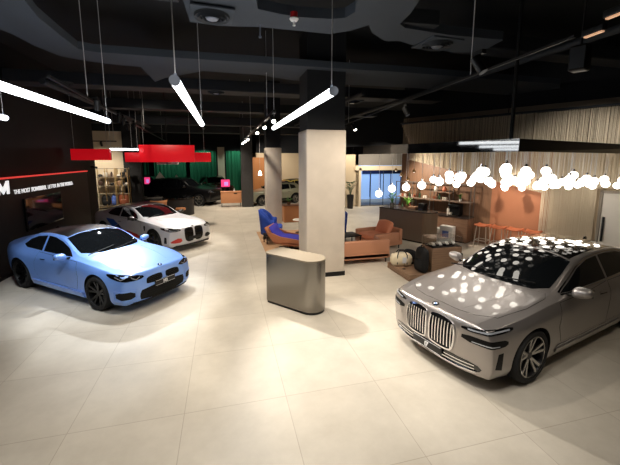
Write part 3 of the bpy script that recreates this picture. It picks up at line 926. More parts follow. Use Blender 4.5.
def tall_car(nose, tail, wb, w, wr, paint, q, wheel_m, face=None, sub=2):
    c = dict(nose=nose, tail=tail, wb=wb, w=w, wr=wr, tw=.26, paint=paint, bulgeF=.22, bulgeR=.20, powF=2.8, sub=sub, stations=22,
             profF=[(.2, -.05), (.4, .0), (.7, .03), (1.1, -.02)], profR=[(.2, -.06), (.6, .03), (1.0, .0), (1.6, -.02)],
             curves=tall_curves(nose, tail, wb, w, q['hood'], q['belt'], q['roof'], q['cowl'], q['rtop'], q['rend'], q['tailtop']), q=q)
    c['fit'] = fit_tall
    c['wheel'] = lambda: make_wheel(wr, .26, dict(n=5, kind='double', w0=.05, w1=.06, spread=.2, ratio=.72), wheel_m, face)
    return c
def suv(paint): return tall_car(2.35, -2.45, 2.95, 1.98, .38, paint, dict(hood=1.06, belt=1.12, roof=1.74, cowl=.98, rtop=.25, rend=-2.0, tailtop=1.25, rails=True), M['rim_grey'], M['rim_silver'])
def crossover(paint): return tall_car(2.15, -2.25, 2.68, 1.84, .36, paint, dict(hood=.98, belt=1.04, roof=1.60, cowl=.88, rtop=.18, rend=-1.85, tailtop=1.15, rails=True), M['rim_grey'], M['rim_silver'])
def hatch(paint, rm): return tall_car(1.98, -1.86, 2.50, 1.74, .31, paint, dict(hood=.90, belt=.94, roof=1.42, cowl=.80, rtop=.25, rend=-1.5, tailtop=1.1, round=True, roof_m=rm, mirror=rm), M['rim_black'], M['rim_silver'])
# ------------------------------------------------------------------ materials of the room
def floor_material():
    m = bpy.data.materials.new('large format floor tile'); m.use_nodes = True
    nt = m.node_tree; b = nt.nodes['Principled BSDF']
    tc = nt.nodes.new('ShaderNodeTexCoord')
    mp = nt.nodes.new('ShaderNodeMapping'); mp.inputs['Location'].default_value = (1.687, -3.68, 0)
    nt.links.new(tc.outputs['Object'], mp.inputs['Vector'])
    br = nt.nodes.new('ShaderNodeTexBrick')
    br.offset = 0.0; br.squash = 1.0
    br.inputs['Scale'].default_value = 1.0
    br.inputs['Mortar Size'].default_value = 0.0045
    br.inputs['Mortar Smooth'].default_value = 0.2
    br.inputs['Brick Width'].default_value = 1.1595
    br.inputs['Row Height'].default_value = 1.1595
    br.inputs['Color1'].default_value = srgb(203, 195, 181); br.inputs['Color2'].default_value = srgb(197, 189, 175)
    br.inputs['Mortar'].default_value = srgb(176, 166, 151)
    nt.links.new(mp.outputs['Vector'], br.inputs['Vector'])
    n = nt.nodes.new('ShaderNodeTexNoise'); n.inputs['Scale'].default_value = 1.6; n.inputs['Detail'].default_value = 8; n.inputs['Roughness'].default_value = .65
    nt.links.new(tc.outputs['Object'], n.inputs['Vector'])
    cr = nt.nodes.new('ShaderNodeValToRGB')
    cr.color_ramp.elements[0].position = .3; cr.color_ramp.elements[0].color = (.80, .79, .775, 1)
    cr.color_ramp.elements[1].position = .7; cr.color_ramp.elements[1].color = (1, 1, 1, 1)
    nt.links.new(n.outputs['Fac'], cr.inputs['Fac'])
    mx = nt.nodes.new('ShaderNodeMix'); mx.data_type = 'RGBA'; mx.blend_type = 'MULTIPLY'; mx.inputs[0].default_value = 1
    nt.links.new(br.outputs['Color'], mx.inputs[6]); nt.links.new(cr.outputs['Color'], mx.inputs[7])
    nt.links.new(mx.outputs[2], b.inputs['Base Color'])
    r = nt.nodes.new('ShaderNodeMapRange'); r.inputs[3].default_value = .46; r.inputs[4].default_value = .6
    nt.links.new(n.outputs['Fac'], r.inputs[0]); nt.links.new(r.outputs[0], b.inputs['Roughness'])
    b.inputs['Specular IOR Level'].default_value = .28
    return m

M['floor'] = floor_material()
M['ceil_black'] = mat('black ceiling paint', srgb(20, 22, 26), 0.9, noise=(.8, .3))
M['ceil_grey'] = mat('grey bulkhead paint', srgb(54, 61, 70), 0.85, noise=(.7, .25))
M['duct'] = mat('dark duct', srgb(34, 38, 44), 0.7, noise=(1.2, .2))
M['wall_black'] = mat('black wall paint', srgb(20, 20, 22), 0.7, noise=(1.0, .2))
M['panel_charcoal'] = mat('charcoal display panel', srgb(30, 29, 31), 0.45, noise=(.9, .15))
M['wall_cream'] = mat('cream wall paint', srgb(214, 198, 172), 0.7, noise=(.6, .06))
M['wall_beige'] = mat('beige wall paint', srgb(196, 178, 150), 0.75, noise=(.8, .06))
M['wall_wood'] = wood('brown veneer wall', srgb(130, 96, 72), srgb(110, 80, 58), .5, 2.2, 2)
M['wall_orange'] = mat('terracotta wall', srgb(160, 104, 74), 0.6, noise=(.7, .08))
M['wall_grey'] = mat('grey plaster', srgb(120, 116, 110), 0.8, noise=(.7, .1))
M['concrete'] = mat('pale plastered column', srgb(204, 193, 180), 0.75, noise=(3.0, .14), bump=(7, .12))
M['dark_tile'] = mat('dark column cladding', srgb(58, 56, 56), 0.5, noise=(9, .3))
M['green_fabric'] = mat('green curtain fabric', srgb(20, 96, 66), 0.8)
M['steel'] = mat('brushed steel', srgb(138, 134, 128), 0.27, 1.0, noise=(.9, .08))
M['steel_top'] = mat('pale stone top', srgb(134, 123, 106), 0.5)
M['tube'] = mat('lit tube', srgb(240, 245, 255), 0.4, emit=(.93, .97, 1, 1), es=7.0)
M['globe'] = mat('lit globe', srgb(255, 248, 238), 0.3, emit=(1.0, .93, .83, 1), es=6.0)
M['cap_grey'] = mat('grey end cap', srgb(120, 128, 142), 0.4, 0.3)
M['cable'] = mat('steel cable', srgb(190, 190, 192), 0.5, 0.0)
M['red_box'] = mat('lit red acrylic', srgb(214, 20, 32), 0.35, emit=srgb(222, 16, 30), es=.4)
M['red_strip'] = mat('red light line', srgb(220, 60, 56), 0.4, emit=srgb(222, 66, 60), es=.8)
M['white_letter'] = mat('white lettering', srgb(240, 240, 240), 0.5, emit=(1, 1, 1, 1), es=.75)
M['screen'] = mat('dark glass screen', srgb(14, 14, 16), 0.10, 0, 1.0, .8)
M['pink_screen'] = mat('pink lit screen', srgb(230, 60, 120), 0.3, emit=srgb(232, 62, 120), es=1.0)
M['black_metal'] = mat('black metal', srgb(16, 16, 17), 0.45, 0.3)
M['lens'] = mat('lamp lens', srgb(255, 250, 235), 0.3, emit=(1, .93, .8, 1), es=25.0)
M['canopy'] = mat('black mirror canopy', srgb(8, 8, 9), 0.05, 0.0, 1.0, 1.0, coat_rough=.02)
M['string'] = mat('beige string', srgb(204, 190, 166), 0.8)
M['glass'] = mat('clear glass', (.95, .97, .98, 1), 0.02, trans=1.0, ior=1.1)
M['blue_room'] = mat('glowing lobby wall', srgb(140, 170, 214), 0.35, emit=srgb(140, 172, 218), es=.8)  # emission stands in for the light of the lobby

def structure(name, mb, m, smooth=35):
    o = mb.build(name, m, None, smooth); o['kind'] = 'structure'; return o

def wall_seg(name, p, q, z0, z1, th, m, side=1):
    """wall from p to q, its face on the line, thickness away from the room (side = +1: to the left of p>q)"""
    p = Vector((p[0], p[1], 0)); q = Vector((q[0], q[1], 0)); d = (q - p); L = d.length; d.normalize()
    n = Vector((-d.y, d.x, 0)) * side
    c = (p + q) / 2 + n * th / 2
    return structure(name, MB().box((c.x, c.y, (z0 + z1) / 2), (L, th, z1 - z0), math.atan2(d.y, d.x)), m, 0)

# ------------------------------------------------------------------ the room
CZ = 5.7
structure('floor', MB().box((3.5, 12, -.1), (24, 38, .2)), M['floor'], 0)
structure('ceiling', MB().box((3.5, 12, CZ + .1), (24, 38, .2)), M['ceil_black'], 0)
structure('wall_left', MB().box((-5.5, 5.6, CZ/2), (.5, 21.0, CZ)), M['wall_black'], 0)
wall_seg('wall_front', (-5.2, -4.6), (14.5, -4.6), 0, CZ, .3, M['wall_grey'], -1)
wall_seg('wall_alcove_side', (-7.6, 15.9), (-7.6, 18.3), 0, CZ, .2, M['wall_cream'], 1)
wall_seg('wall_alcove', (-7.6, 18.3), (-4.72, 18.3), 0, 4.15, .2, M['wall_cream'], 1)
wall_seg('wall_alcove_top', (-7.6, 18.3), (-4.72, 18.3), 4.15, CZ, .2, M['ceil_black'], 1)
wall_seg('wall_alcove_end', (-4.72, 18.25), (-3.95, 18.25), 0, CZ, .3, M['wall_black'], 1)
wall_seg('wall_back_left', (-9.0, 30.2), (2.2, 30.2), 0, CZ, .3, M['wall_black'], 1)
wall_seg('wall_back_right', (2.2, 27.2), (11.5, 27.2), 0, 3.3, .3, M['wall_beige'], 1)
wall_seg('wall_back_upper', (2.2, 27.2), (11.5, 27.2), 3.3, CZ, .3, M['ceil_black'], 1)
wall_seg('wall_back_return', (2.2, 30.2), (2.2, 27.2), 0, CZ, .3, M['wall_black'], 1)
wall_seg('wall_back_side', (-9.0, 18.3), (-9.0, 30.2), 0, CZ, .2, M['wall_black'], 1)
# beige wall either side of the glazed entrance
wall_seg('wall_entrance', (6.55, 18.9), (7.75, 18.9), 0, 3.25, .25, M['wall_beige'], 1)
wall_seg('wall_entrance_side', (6.55, 27.2), (6.55, 18.9), 0, 3.25, .2, M['wall_beige'], 1)
wall_seg('wall_entrance_upper', (6.55, 18.9), (13.2, 18.9), 3.25, CZ, .25, M['ceil_black'], 1)
wall_seg('wall_entrance_lintel', (7.55, 18.9), (13.2, 18.9), 2.46, 3.25, .25, M['wall_grey'], 1)
structure('trim_1', MB().box((9.2, 18.84, 2.30), (3.4, .16, .26)), M['wall_cream'], 0)
structure('trim_2', MB().box((7.82, 18.84, 1.15), (.14, .16, 2.3)), M['wall_cream'], 0)

# the long wall behind the bar, set at an angle
W0 = Vector((8.5, 9.25, 0)); WD = Vector((.46, -.888, 0)).normalized(); WN = Vector((-WD.y, WD.x, 0))   # WN points away from the room
if WN.x < 0: WN = -WN
def wp(t, off=0.0): return W0 + WD * t - WN * off       # off: distance in front of the wall
def wall_w(name, t0, t1, z0, z1, m): return wall_seg(name, wp(t0)[:2], wp(t1)[:2], z0, z1, .25, m, 1)
wall_w('wall_right_wood', -3.45, .0, 0, 3.1, M['wall_wood'])
wall_w('wall_right_terracotta', .0, 1.6, 0, 3.1, M['wall_orange'])
wall_w('wall_right_plaster', 1.6, 9.6, 0, 3.1, M['wall_beige'])
wall_w('wall_right_frieze', -3.45, 9.6, 3.1, 4.4, mat('grey brown plaster', srgb(112, 100, 86), .8))
wall_w('wall_right_upper', -3.45, 9.6, 4.4, CZ, M['ceil_black'])
wall_seg('wall_right_end', (wp(9.6).x, wp(9.6).y), (14.5, -4.6), 0, CZ, .25, M['wall_grey'], 1)
wall_seg('wall_right_back', (13.2, 18.9), (wp(-3.45).x + .1, wp(-3.45).y + .1), 0, CZ, .25, M['wall_grey'], 1)
ang_w = math.atan2(WD.y, WD.x)
dp = wp(3.35, .03)
dm = MB().box((dp.x, dp.y, .97), (1.1, .06, 1.94), ang_w)
d_o = structure('door_1', dm, mat('off white door', srgb(214, 208, 198), .5), 0)
hp = wp(2.86, .09)
MB().box((hp.x, hp.y, .98), (.05, .05, .66), ang_w, .01).build('door_handle', M['black_metal'], d_o)
fr = MB()
for t in (2.76, 3.94):
    q = wp(t, .04); fr.box((q.x, q.y, 1.0), (.06, .10, 2.0), ang_w)
q = wp(3.35, .04); fr.box((q.x, q.y, 1.98), (1.24, .10, .06), ang_w)
structure('trim_3', fr, mat('door frame', srgb(150, 140, 128), .5), 0)

# columns
structure('column', MB().box((2.31, 8.0, 1.77), (.96, .86, 3.46), 0, .03), M['concrete'])
structure('trim_4', MB().box((2.31, 8.0, .055), (.98, .88, .11)), M['black_metal'], 0)
structure('column_cap', MB().box((2.31, 8.0, 4.6), (.90, .80, 2.2)), M['ceil_black'], 0)
structure('column', MB().box((1.86, 13.3, 1.63), (.60, .60, 3.26), 0, .02), M['concrete'])
structure('column_cap', MB().box((1.86, 13.3, 4.48), (.55, .55, 2.44)), M['ceil_black'], 0)
structure('column', MB().box((1.32, 20.6, CZ/2), (.66, .66, CZ)), M['dark_tile'], 0)

# glazed entrance
g = structure('window_1', MB().box((9.1, 18.9, 1.08), (3.0, .02, 2.16)), M['glass'], 0)
fr = MB()
for x in (7.92, 8.55, 9.4, 10.6): fr.box((x, 18.9, 1.08), (.035, .05, 2.16))
fr.box((9.1, 18.9, 2.15), (3.0, .05, .04)).box((9.1, 18.9, .03), (3.0, .05, .06))
fr.build('window_frame', M['steel'], g)
# the room beyond the glass, its brightness put into a glowing wall
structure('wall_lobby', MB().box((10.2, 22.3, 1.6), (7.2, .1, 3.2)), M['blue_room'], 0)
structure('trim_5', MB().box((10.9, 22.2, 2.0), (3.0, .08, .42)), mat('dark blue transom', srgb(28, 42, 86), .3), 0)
lb = MB()
for k in range(8): lb.box((7.6 + k * .8, 22.2, 1.0), (.04, .06, 1.7))
structure('trim_6', lb, mat('blue mullions', srgb(60, 92, 150), .4), 0)

# ------------------------------------------------------------------ ceiling services
def at_plane(pts, z):
    """image-plan outline laid on a level plane"""
    out = []
    c, s = math.cos(R(14.2)), math.sin(R(14.2)); cp, sp = math.cos(R(8.18)), math.sin(R(8.18))
    for (u, v) in pts:
        x = (u - 310) / 338.0; y = -(v - 207.5) / 338.0
        d = (x, cp + y * sp, -sp + y * cp)
        t = (z - 2.84) / d[2]
        out.append(((c * d[0] + s * d[1]) * t, (-s * d[0] + c * d[1]) * t))
    return out
def bulkhead(poly, z, th, m, name='bulkhead', kind='structure'):
    o = MB().prism(poly, z, z + th).build(name, m, None, 30); o['kind'] = kind; return o
BZ = 4.8
A_ = [(-40, -20), (18, -8), (38, 17), (60, 35), (78, 49), (95, 52), (180, 58), (260, 63), (330, 68), (400, 72), (480, 78), (560, 84),
      (560, 99), (480, 93), (400, 87), (330, 84), (291, 80), (260, 75), (203, 71), (165, 78), (155, 82), (141, 67), (100, 63), (80, 60), (60, 56), (35, 46), (12, 34), (-40, 14)]
bulkhead(at_plane(A_, BZ), BZ, .14, M['ceil_grey'])
B_ = [(181, -6), (255, -6), (258, 9), (280, 14), (300, 17), (330, 19), (345, 18), (355, 12), (358, -6), (424, -6), (410, 14), (400, 24), (405, 28), (450, 35), (503, 40), (480, 53), (450, 52), (412, 45), (400, 41), (385, 41), (372, 33), (369, 25),
      (350, 31), (330, 34), (300, 31), (260, 27), (220, 26), (190, 22)]
bulkhead(at_plane(B_, BZ + .02), BZ + .02, .14, M['ceil_grey'])
# dark round-edged duct crossing the top right
structure('beam', MB().box((-1.6, 5.0, 5.05), (2.2, .28, .3), 0, .02), M['duct'], 0)
structure('beam', MB().box((2.75, 5.0, 4.98), (1.1, .16, .22), R(-4), .02), M['duct'], 0)
for (x0, x1, y, z, w_, h_) in ((-5.2, 7.2, 10.6, 4.75, .7, .30), (-5.2, 6.6, 14.3, 4.7, .6, .35), (-7, 6.4, 17.6, 4.5, .5, .4), (-8, 6.4, 21.5, 4.4, .8, .4), (2.8, 9.6, 8.9, 4.9, .9, .28), (4.6, 11, 6.2, 5.0, .5, .3)):
    structure('beam', MB().box(((x0 + x1) / 2, y, z + .15), (x1 - x0, w_, h_), 0, .03), M['duct'], 0)
for (x, y0, y1, z) in ((-3.4, 8, 18, 4.35), (-1.0, 9, 20, 4.5), (3.6, 8.5, 18, 4.55), (5.3, 3, 17, 4.6)):
    structure('ceiling_pipe', MB().cyl((x, y0, z), (x, y1, z), .06, seg=12), M['duct'])

def diffuser(x, y, z, label, r=.24, square=True):
    t = thing('ceiling_diffuser', label, 'air vent', (x, y, z), 0, 'round ceiling diffusers')
    if square:
        MB().box((0, 0, -.012), (r * 2.35, r * 2.35, .024), R(4), .004).build('plate', M['ceil_grey'], t)
    mb = MB()
    for k, rr in enumerate((1.0, .78, .56)):
        mb.lathe([(r*rr, -.024), (r*rr*.96, -.06 - .012*k), (r*rr*.84, -.045 - .012*k), (r*rr*.86, -.024)], 36, 'Z')
    mb.build('vent_ring', M['duct'], t)
    MB().lathe([(0, -.075), (r*.30, -.075), (r*.38, -.05), (r*.30, -.03), (0, -.03)], 24, 'Z').build('core', M['cap_grey'], t)
    return t
for (u, v, z, lb, r) in ((212, 14, 4.80, 'round air diffuser on a square grey plate above the top centre of the hall', .24),
                         (437, 43, 4.82, 'round dark air diffuser on the bulkhead beside the long diagonal track', .26),
                         (216, 91, 4.62, 'small round diffuser behind the middle light tube', .22), (352, 101, 4.62, 'small round diffuser above the wide pale column', .24),
                         (62, 81, 4.62, 'small round diffuser above the far end of the left light tube', .22)):
    q = at_plane([(u, v)], z)[0]
    diffuser(q[0], q[1], z, lb, r, v > 10 and r > .23)

# sprinkler heads: red fire detector and plain ones
q = at_plane([(294, 14)], 4.78)[0]
t = thing('fire_detector', 'red fire detector with a white base hanging under the grey bulkhead', 'fire detector', (q[0], q[1], 4.8))
MB().cyl((0, 0, .0), (0, 0, -.07), .05, seg=20).build('red_housing', mat('red plastic', srgb(150, 20, 22), .4), t)
MB().lathe([(0, -.115), (.045, -.11), (.062, -.085), (.055, -.07), (0, -.07)], 20, 'Z').build('white_base', mat('white plastic', srgb(230, 230, 230), .4), t)
MB().cyl((0, 0, -.11), (0, 0, -.17), .012, .02, seg=10).build('nozzle', mat('white metal', srgb(220, 220, 222), .4), t)
q = at_plane([(260, 26)], 4.78)[0]
t = thing('sprinkler_pipe', 'thin grey sprinkler drop beside the red fire detector', 'sprinkler', (q[0], q[1], 4.8))
MB().cyl((0, 0, .0), (0, 0, -.16), .010, seg=8).build('pipe', M['cap_grey'], t)
MB().cyl((0, 0, -.16), (0, 0, -.185), .022, seg=10).build('deflector', M['cap_grey'], t)

# light tubes on wires
def tube_lamp(x, y0, y1, z, label, r=.042, ztop=4.85):
    t = thing('light_tube', label, 'lamp', (x, (y0 + y1) / 2, z), 0, 'hanging light tubes')
    L = (y1 - y0) / 2
    MB().cyl((0, -L, 0), (0, L, 0), r, seg=24, caps=False).build('tube', M['tube'], t)
    for s in (-1, 1):
        MB().cyl((0, s * L, 0), (0, s * (L + .03), 0), r * 1.06, seg=24).cyl((0, s*(L - .05), r), (0, s*(L - .05), r + .03), .012, seg=8).build('end_cap', M['cap_grey'], t)
        MB().cyl((0, s * (L - .05), r), (0, s * (L - .05), CZ - z), .005, seg=6).build('suspension_cable', M['cable'], t)
    return t
tube_lamp(1.07, 3.3, 7.4, 3.5, 'white light tube nearest the pale column, seen end on from below')
tube_lamp(-.38, 3.2, 6.95, 3.5, 'white light tube in the middle, hanging left of the diffuser plate')
tube_lamp(-1.95, 2.6, 6.8, 3.5, 'longest looking white light tube, crossing the upper left towards the red boxes')
tube_lamp(-3.42, 2.6, 6.7, 3.5, 'white light tube hanging farthest left, only its far tip showing')
t = thing('light_tube', 'short white light tube running between two red hanging boxes', 'lamp', (-3.78, 14.9, 3.21))
MB().cyl((-.50, 0, 0), (.50, 0, 0), .04, seg=20).build('tube', M['tube'], t)
for s in (-1, 1):
    MB().cyl((s*.48, 0, .04), (s*.48, 0, CZ - 3.2), .005, seg=6).build('suspension_cable', M['cable'], t)
    MB().cyl((s*.50, 0, 0), (s*.53, 0, 0), .043, seg=20).build('end_cap', M['cap_grey'], t)

# red light boxes
def red_box(x0, x1, y, z0, z1, label):
    t = thing('red_light_box', label, 'light box', ((x0 + x1) / 2, y, z0), 0, 'red hanging light boxes')
    w, h = x1 - x0, z1 - z0
    MB().box((0, 0, h/2), (w, .14, h), 0, .006).build('panel', M['red_box'], t)
    MB().box((0, .075, h/2), (w*1.005, .02, h*1.01)).build('back_frame', M['black_metal'], t)
    for s in (-1, 1):
        MB().cyl((s * w * .42, 0, h), (s * w * .42, 0, CZ - z0), .005, seg=6).build('suspension_cable', M['cable'], t)
red_box(-5.06, -3.85, 13.4, 2.80, 3.18, 'red hanging light box on the left, apart from the overlapping pair')
red_box(-3.31, -1.18, 15.2, 2.71, 3.41, 'tall red hanging light box in front of the longer one')
red_box(-4.02, -.55, 15.9, 2.71, 3.11, 'long low red hanging light box behind the tall one')
t = thing('projector', 'grey ceiling projector with a pale rim under the red boxes', 'projector', (-2.3, 15.5, 2.60))
MB().box((0, 0, .06), (.85, .3, .11), 0, .03).build('housing', mat('pale grey casing', srgb(190, 190, 192), .5), t)
MB().cyl((0, -.15, .05), (0, -.19, .05), .05, seg=16).build('lens', M['cap_grey'], t)
MB().cyl((0, 0, .12), (0, 0, CZ - 2.62), .015, seg=8).build('pole', M['black_metal'], t)

# spotlight tracks
def rail(p, q, z, label, r=.022):
    t = thing('track_rail', label, 'lighting track', ((p[0]+q[0])/2, (p[1]+q[1])/2, z))
    d = Vector((q[0]-p[0], q[1]-p[1], 0)); a = math.atan2(d.y, d.x)
    MB().box((0, 0, 0), (d.length, r*1.7, r*1.7), a).build('rail', M['black_metal'], t)
    for f in (-.4, 0, .4):
        MB().cyl((d.x*f, d.y*f, r), (d.x*f, d.y*f, CZ - z), .006, seg=6).build('suspension_cable', M['cable'], t)
    return t
def spot_head(loc, aim, label, group, lit=True):
    t = thing('track_spotlight', label, 'spotlight', loc, 0, group)
    d = (Vector(aim) - Vector(loc)).normalized()
    MB().box((0, 0, .04), (.05, .12, .04)).cyl((0, 0, .03), (0, 0, -.05), .012, seg=8).build('adapter', M['black_metal'], t)
    c = Vector((0, 0, -.08))
    MB().cyl(c - d * .09, c + d * .09, .048, seg=20).build('housing', M['black_metal'], t)
    MB().cyl(c + d * .085, c + d * .092, .042, seg=20).build('lamp_lens', M['lens'] if lit else M['cap_grey'], t)
    return t
p0 = at_plane([(310, 138)], 3.9)[0]; p1 = at_plane([(575, 36)], 3.9)[0]
rail(p0, p1, 3.9, 'long black lighting track running diagonally above the silver car', .014)
rail((1.02, 6.9), (1.0, 19.0), 3.78, 'black lighting track carrying the row of glaring spotlights left of the columns', .035)
p2 = at_plane([(48, 76)], 3.9)[0]; p3 = at_plane([(165, 141)], 3.9)[0]
rail(p2, p3, 3.9, 'black lighting track beyond the left light tube, running towards the red boxes')
for k, q in enumerate(((1.02, 7.2), (1.02, 8.8), (1.02, 10.8), (1.0, 14.6), (1.0, 16.6), (1.0, 18.6))):
    spot_head((q[0], q[1], 3.74), (1.6 + .2*k, 3.0, 0.4), 'glaring spotlight on the track left of the columns', 'lit spotlights on the centre track')
for k, (u, v) in enumerate(((97, 104), (119, 117), (123, 120), (134, 125), (128, 126))):
    q = at_plane([(u, v)], 3.8)[0]
    spot_head((q[0], q[1], 3.86), (q[0] - .6, q[1] + 1, 0), 'black spotlight on the track above the red boxes', 'spotlights on the left track', False)
for k, (u, v, lb) in enumerate(((334, 131, 'black spotlight hanging just in front of the wide pale column top'), (354, 127, 'bright spotlight right of the wide pale column top'), (406, 111, 'small spotlight on the diagonal track right of the column'), (479, 64, 'pale tipped spotlight high on the diagonal track'))):
    q = at_plane([(u, v)], 3.8)[0]
    spot_head((q[0], q[1], 3.87), (q[0] + 1.2, q[1] - 2.0, 0), lb, 'spotlights on the diagonal track', k in (1,))
# linear fittings and a speaker at the top right
for k, (u, v, lb) in enumerate(((594, 33, 'slim track light with a pale edge at the upper right, next to the black speaker'), (618, 13, 'slim track light with a pale edge touching the right border'))):
    q = at_plane([(u, v)], 3.85)[0]
    d = Vector((p1[0]-p0[0], p1[1]-p0[1], 0)); a = math.atan2(d.y, d.x)
    t = thing('linear_track_light', lb, 'lamp', (q[0], q[1], 3.85), a)
    MB().box((0, 0, .02), (.18, .05, .05), 0, .006).build('housing', M['black_metal'], t)
    MB().box((0, 0, -.010), (.15, .028, .012)).build('diffuser', mat('warm diffuser', srgb(240, 190, 150), .4, emit=srgb(240, 180, 140), es=.5), t)
q = at_plane([(581, 50)], 3.9)[0]
t = thing('loudspeaker', 'black loudspeaker hung under the ceiling at the upper right', 'speaker', (q[0], q[1], 3.7))
MB().box((0, 0, .12), (.15, .15, .24), R(20), .02).build('cabinet', M['satin_black'], t)
MB().box((-.066, -.024, .12), (.012, .12, .20), R(20)).build('grille_cloth', M['duct'], t)
MB().cyl((0, 0, .24), (0, 0, CZ - 3.7), .012, seg=8).build('pole', M['black_metal'], t)

# ------------------------------------------------------------------ canopy with globe lamps over the silver car
CC = Vector((4.5, 4.42, 0)); PH = R(17)
CL = Vector((-math.sin(PH), math.cos(PH), 0)); CR = (wp(3.5, .5) - CC).normalized()
CB, CTOP = 2.955, 3.155
far_l = CC + CL * 6.6; far_r = wp(3.5, .5)
bk = far_r + (wp(-2.2, .35) - far_r) * 1.0
cp = [CC, far_r, wp(-2.2, .42), far_l]
ct = thing('canopy', 'black mirror canopy slung over the silver car with globe lamps beneath', 'canopy', (CC.x, CC.y, CB))
mb = MB()
lo = [mb.bm.verts.new((p.x - CC.x, p.y - CC.y, 0)) for p in cp]
cen = sum(cp, Vector()) / 4 - CC
hi = []
for v in lo:
    d = Vector((CL.y, -CL.x, 0))      # the fascia leans back very slightly
    hi.append(mb.bm.verts.new((v.co.x + d.x * .0045, v.co.y + d.y * .0045, CTOP - CB)))
mb.bm.faces.new(lo[::-1]); mb.bm.faces.new(hi)
for k in range(4): mb.bm.faces.new((lo[k], lo[(k+1) % 4], hi[(k+1) % 4], hi[k]))
bmesh.ops.recalc_face_normals(mb.bm, faces=mb.bm.faces)
mb.build('mirror_box', M['canopy'], ct, 0)
for (s, r_) in ((.3, .3), (5.6, .5)):
    p = CL * s + CR * r_
    MB().cyl((p.x, p.y, CTOP - CB), (p.x, p.y, CZ - CB), .03, seg=10).build('hanger', M['black_metal'], ct)

gm_r = .084
gl0 = None
ms = MB().sphere((0, 0, 0), gm_r, 20).mesh('globe', M['globe'], 180)
mc = MB().cyl((0, 0, gm_r * .9), (0, 0, gm_r + .05), .028, .02, 12).mesh('globe_cap', M['chrome'])
NG = 0
GPOS = []
def globe(x, y, z, label, group):
    if any((Vector((x, y)) - Vector(g_[:2])).length < .19 for g_ in GPOS): return
    GPOS.append((x, y, z))
    t = thing('globe_pendant', label, 'pendant lamp', (x, y, z), 0, group)
    link('globe', ms, t); link('cap', mc, t)
    MB().cyl((0, 0, gm_r + .04), (0, 0, CB - z), .0045, seg=5).build('suspension_cable', M['cable'], t)
rg = random.Random(3)
for i in range(11):
    for j in range(14):
        s = .28 + i * .44 + (.22 if j % 2 else 0) + (rg.uniform(-.13, .13) if j else 0); r_ = .20 + j * .40 + (rg.uniform(-.14, .14) if j else 0)
        if r_ > 5.6 or s > (3.6 if j == 0 else 2.1 if j < 3 else 2.8): continue
        p = CC + CL * s + CR * r_
        # keep clear of the wall and the strings in front of it
        if (W0 - p).dot(WN) < .46: continue
        z = 2.79 - (.13 if j else .225) * s - .092 * r_ - (.04 if (i + j) % 2 else 0) * (1 if i + j else 0) + rg.uniform(-.05, .05)
        if r_ < .3 and s > 3.0: lb, gp = 'lit globe lamp hanging low towards the bar counter, at the outer end of the cluster', 'globe lamps at the bar end'
        elif i == 0 and j == 0: lb, gp = 'highest lit globe lamp, at the near corner of the mirror canopy', None
        else: lb, gp = 'lit globe lamp in the dense cluster beneath the mirror canopy', 'globe lamps under the canopy'
        globe(p.x, p.y, z, lb, gp); NG += 1
for k in range(18):
    s = .35 + (k % 3) * .55 + rg.uniform(-.15, .15); r_ = 2.5 + k * .17
    p = CC + CL * s + CR * r_
    if (W0 - p).dot(WN) < .44: continue
    z = 2.74 - .14 * s - .095 * r_ + rg.uniform(-.05, .05)
    globe(p.x, p.y, z, 'lit globe lamp in the dense cluster beneath the mirror canopy', 'globe lamps under the canopy')
for k, (u, v) in enumerate(((396, 171), (401, 176), (408, 180), (414, 172))):
    d_ = 10.6
    c_, s_ = math.cos(R(14.2)), math.sin(R(14.2)); x = (u - 310) / 338.0; y = -(v - 207.5) / 338.0
    dv = (x, math.cos(R(8.18)) + y * math.sin(R(8.18)), -math.sin(R(8.18)) + y * math.cos(R(8.18)))
    X, Y, Z = c_ * dv[0] + s_ * dv[1], -s_ * dv[0] + c_ * dv[1], dv[2]
    t = thing('cone_pendant', 'small bright cone lamp hanging over the bar counter behind the globes', 'pendant lamp', (X * d_, Y * d_, 2.84 + Z * d_), 0, 'small cone lamps over the bar')
    MB().cyl((0, 0, 0), (0, 0, .10), .06, .015, 16, False).build('shade', mat('brass shade', srgb(210, 170, 110), .35, .7) if k == 0 else bpy.data.materials['brass shade'], t)
    MB().sphere((0, 0, .02), .03, 12).build('bulb', M['globe'], t)
    MB().cyl((0, 0, .10), (0, 0, CB - 2.84 - Z * d_), .0045, seg=5).build('suspension_cable', M['cable'], t)
q = far_l - CL * .6
t = thing('ceiling_speaker', 'black dome speaker hanging at the far end of the canopy, above the glass entrance', 'speaker', (q.x - .2, q.y, 2.62))
MB().sphere((0, 0, .12), .14, 20, (1, 1, .9)).build('dome', M['satin_black'], t)
MB().cyl((0, 0, .22), (0, 0, CZ - 2.62), .012, seg=8).build('pole', M['black_metal'], t)

# ------------------------------------------------------------------ string curtain in front of the long wall (uncountable strings)
mb = MB()
rs = random.Random(11)
def diag(t):
    """height of the swooping lower hem along the wall; past the terracotta wall the strings reach the floor"""
    if t > 2.68: return 2.08
    if t > 1.45: return 0.02
    return 1.86 + (1.45 - t) * .215  # slope follows the shadow edge, shaped into the strings
n = 400
for i in range(n):
    t = -3.3 + i * (4.1 + 3.3) / (n - 1) + rs.uniform(-.008, .008)
    for lay in (0, 1):
        off = .22 + lay * .10 + rs.uniform(-.02, .02)
        p = wp(t + lay * .015, off)
        zt = 4.15; zb = diag(t)
        if t < -2.95: zb = max(zb, 3.3 + (-2.95 - t) * 2.1)
        if i % 2 and lay: continue
        mb.cyl((p.x, p.y, zb), (p.x + rs.uniform(-.006, .006), p.y, zt), .0065, seg=4, caps=False)
sc = mb.build('string_curtain', M['string'], None, 0)
tag(sc, 'curtain of beige strings hanging in front of the long bar wall', 'string curtain', None, 'stuff')
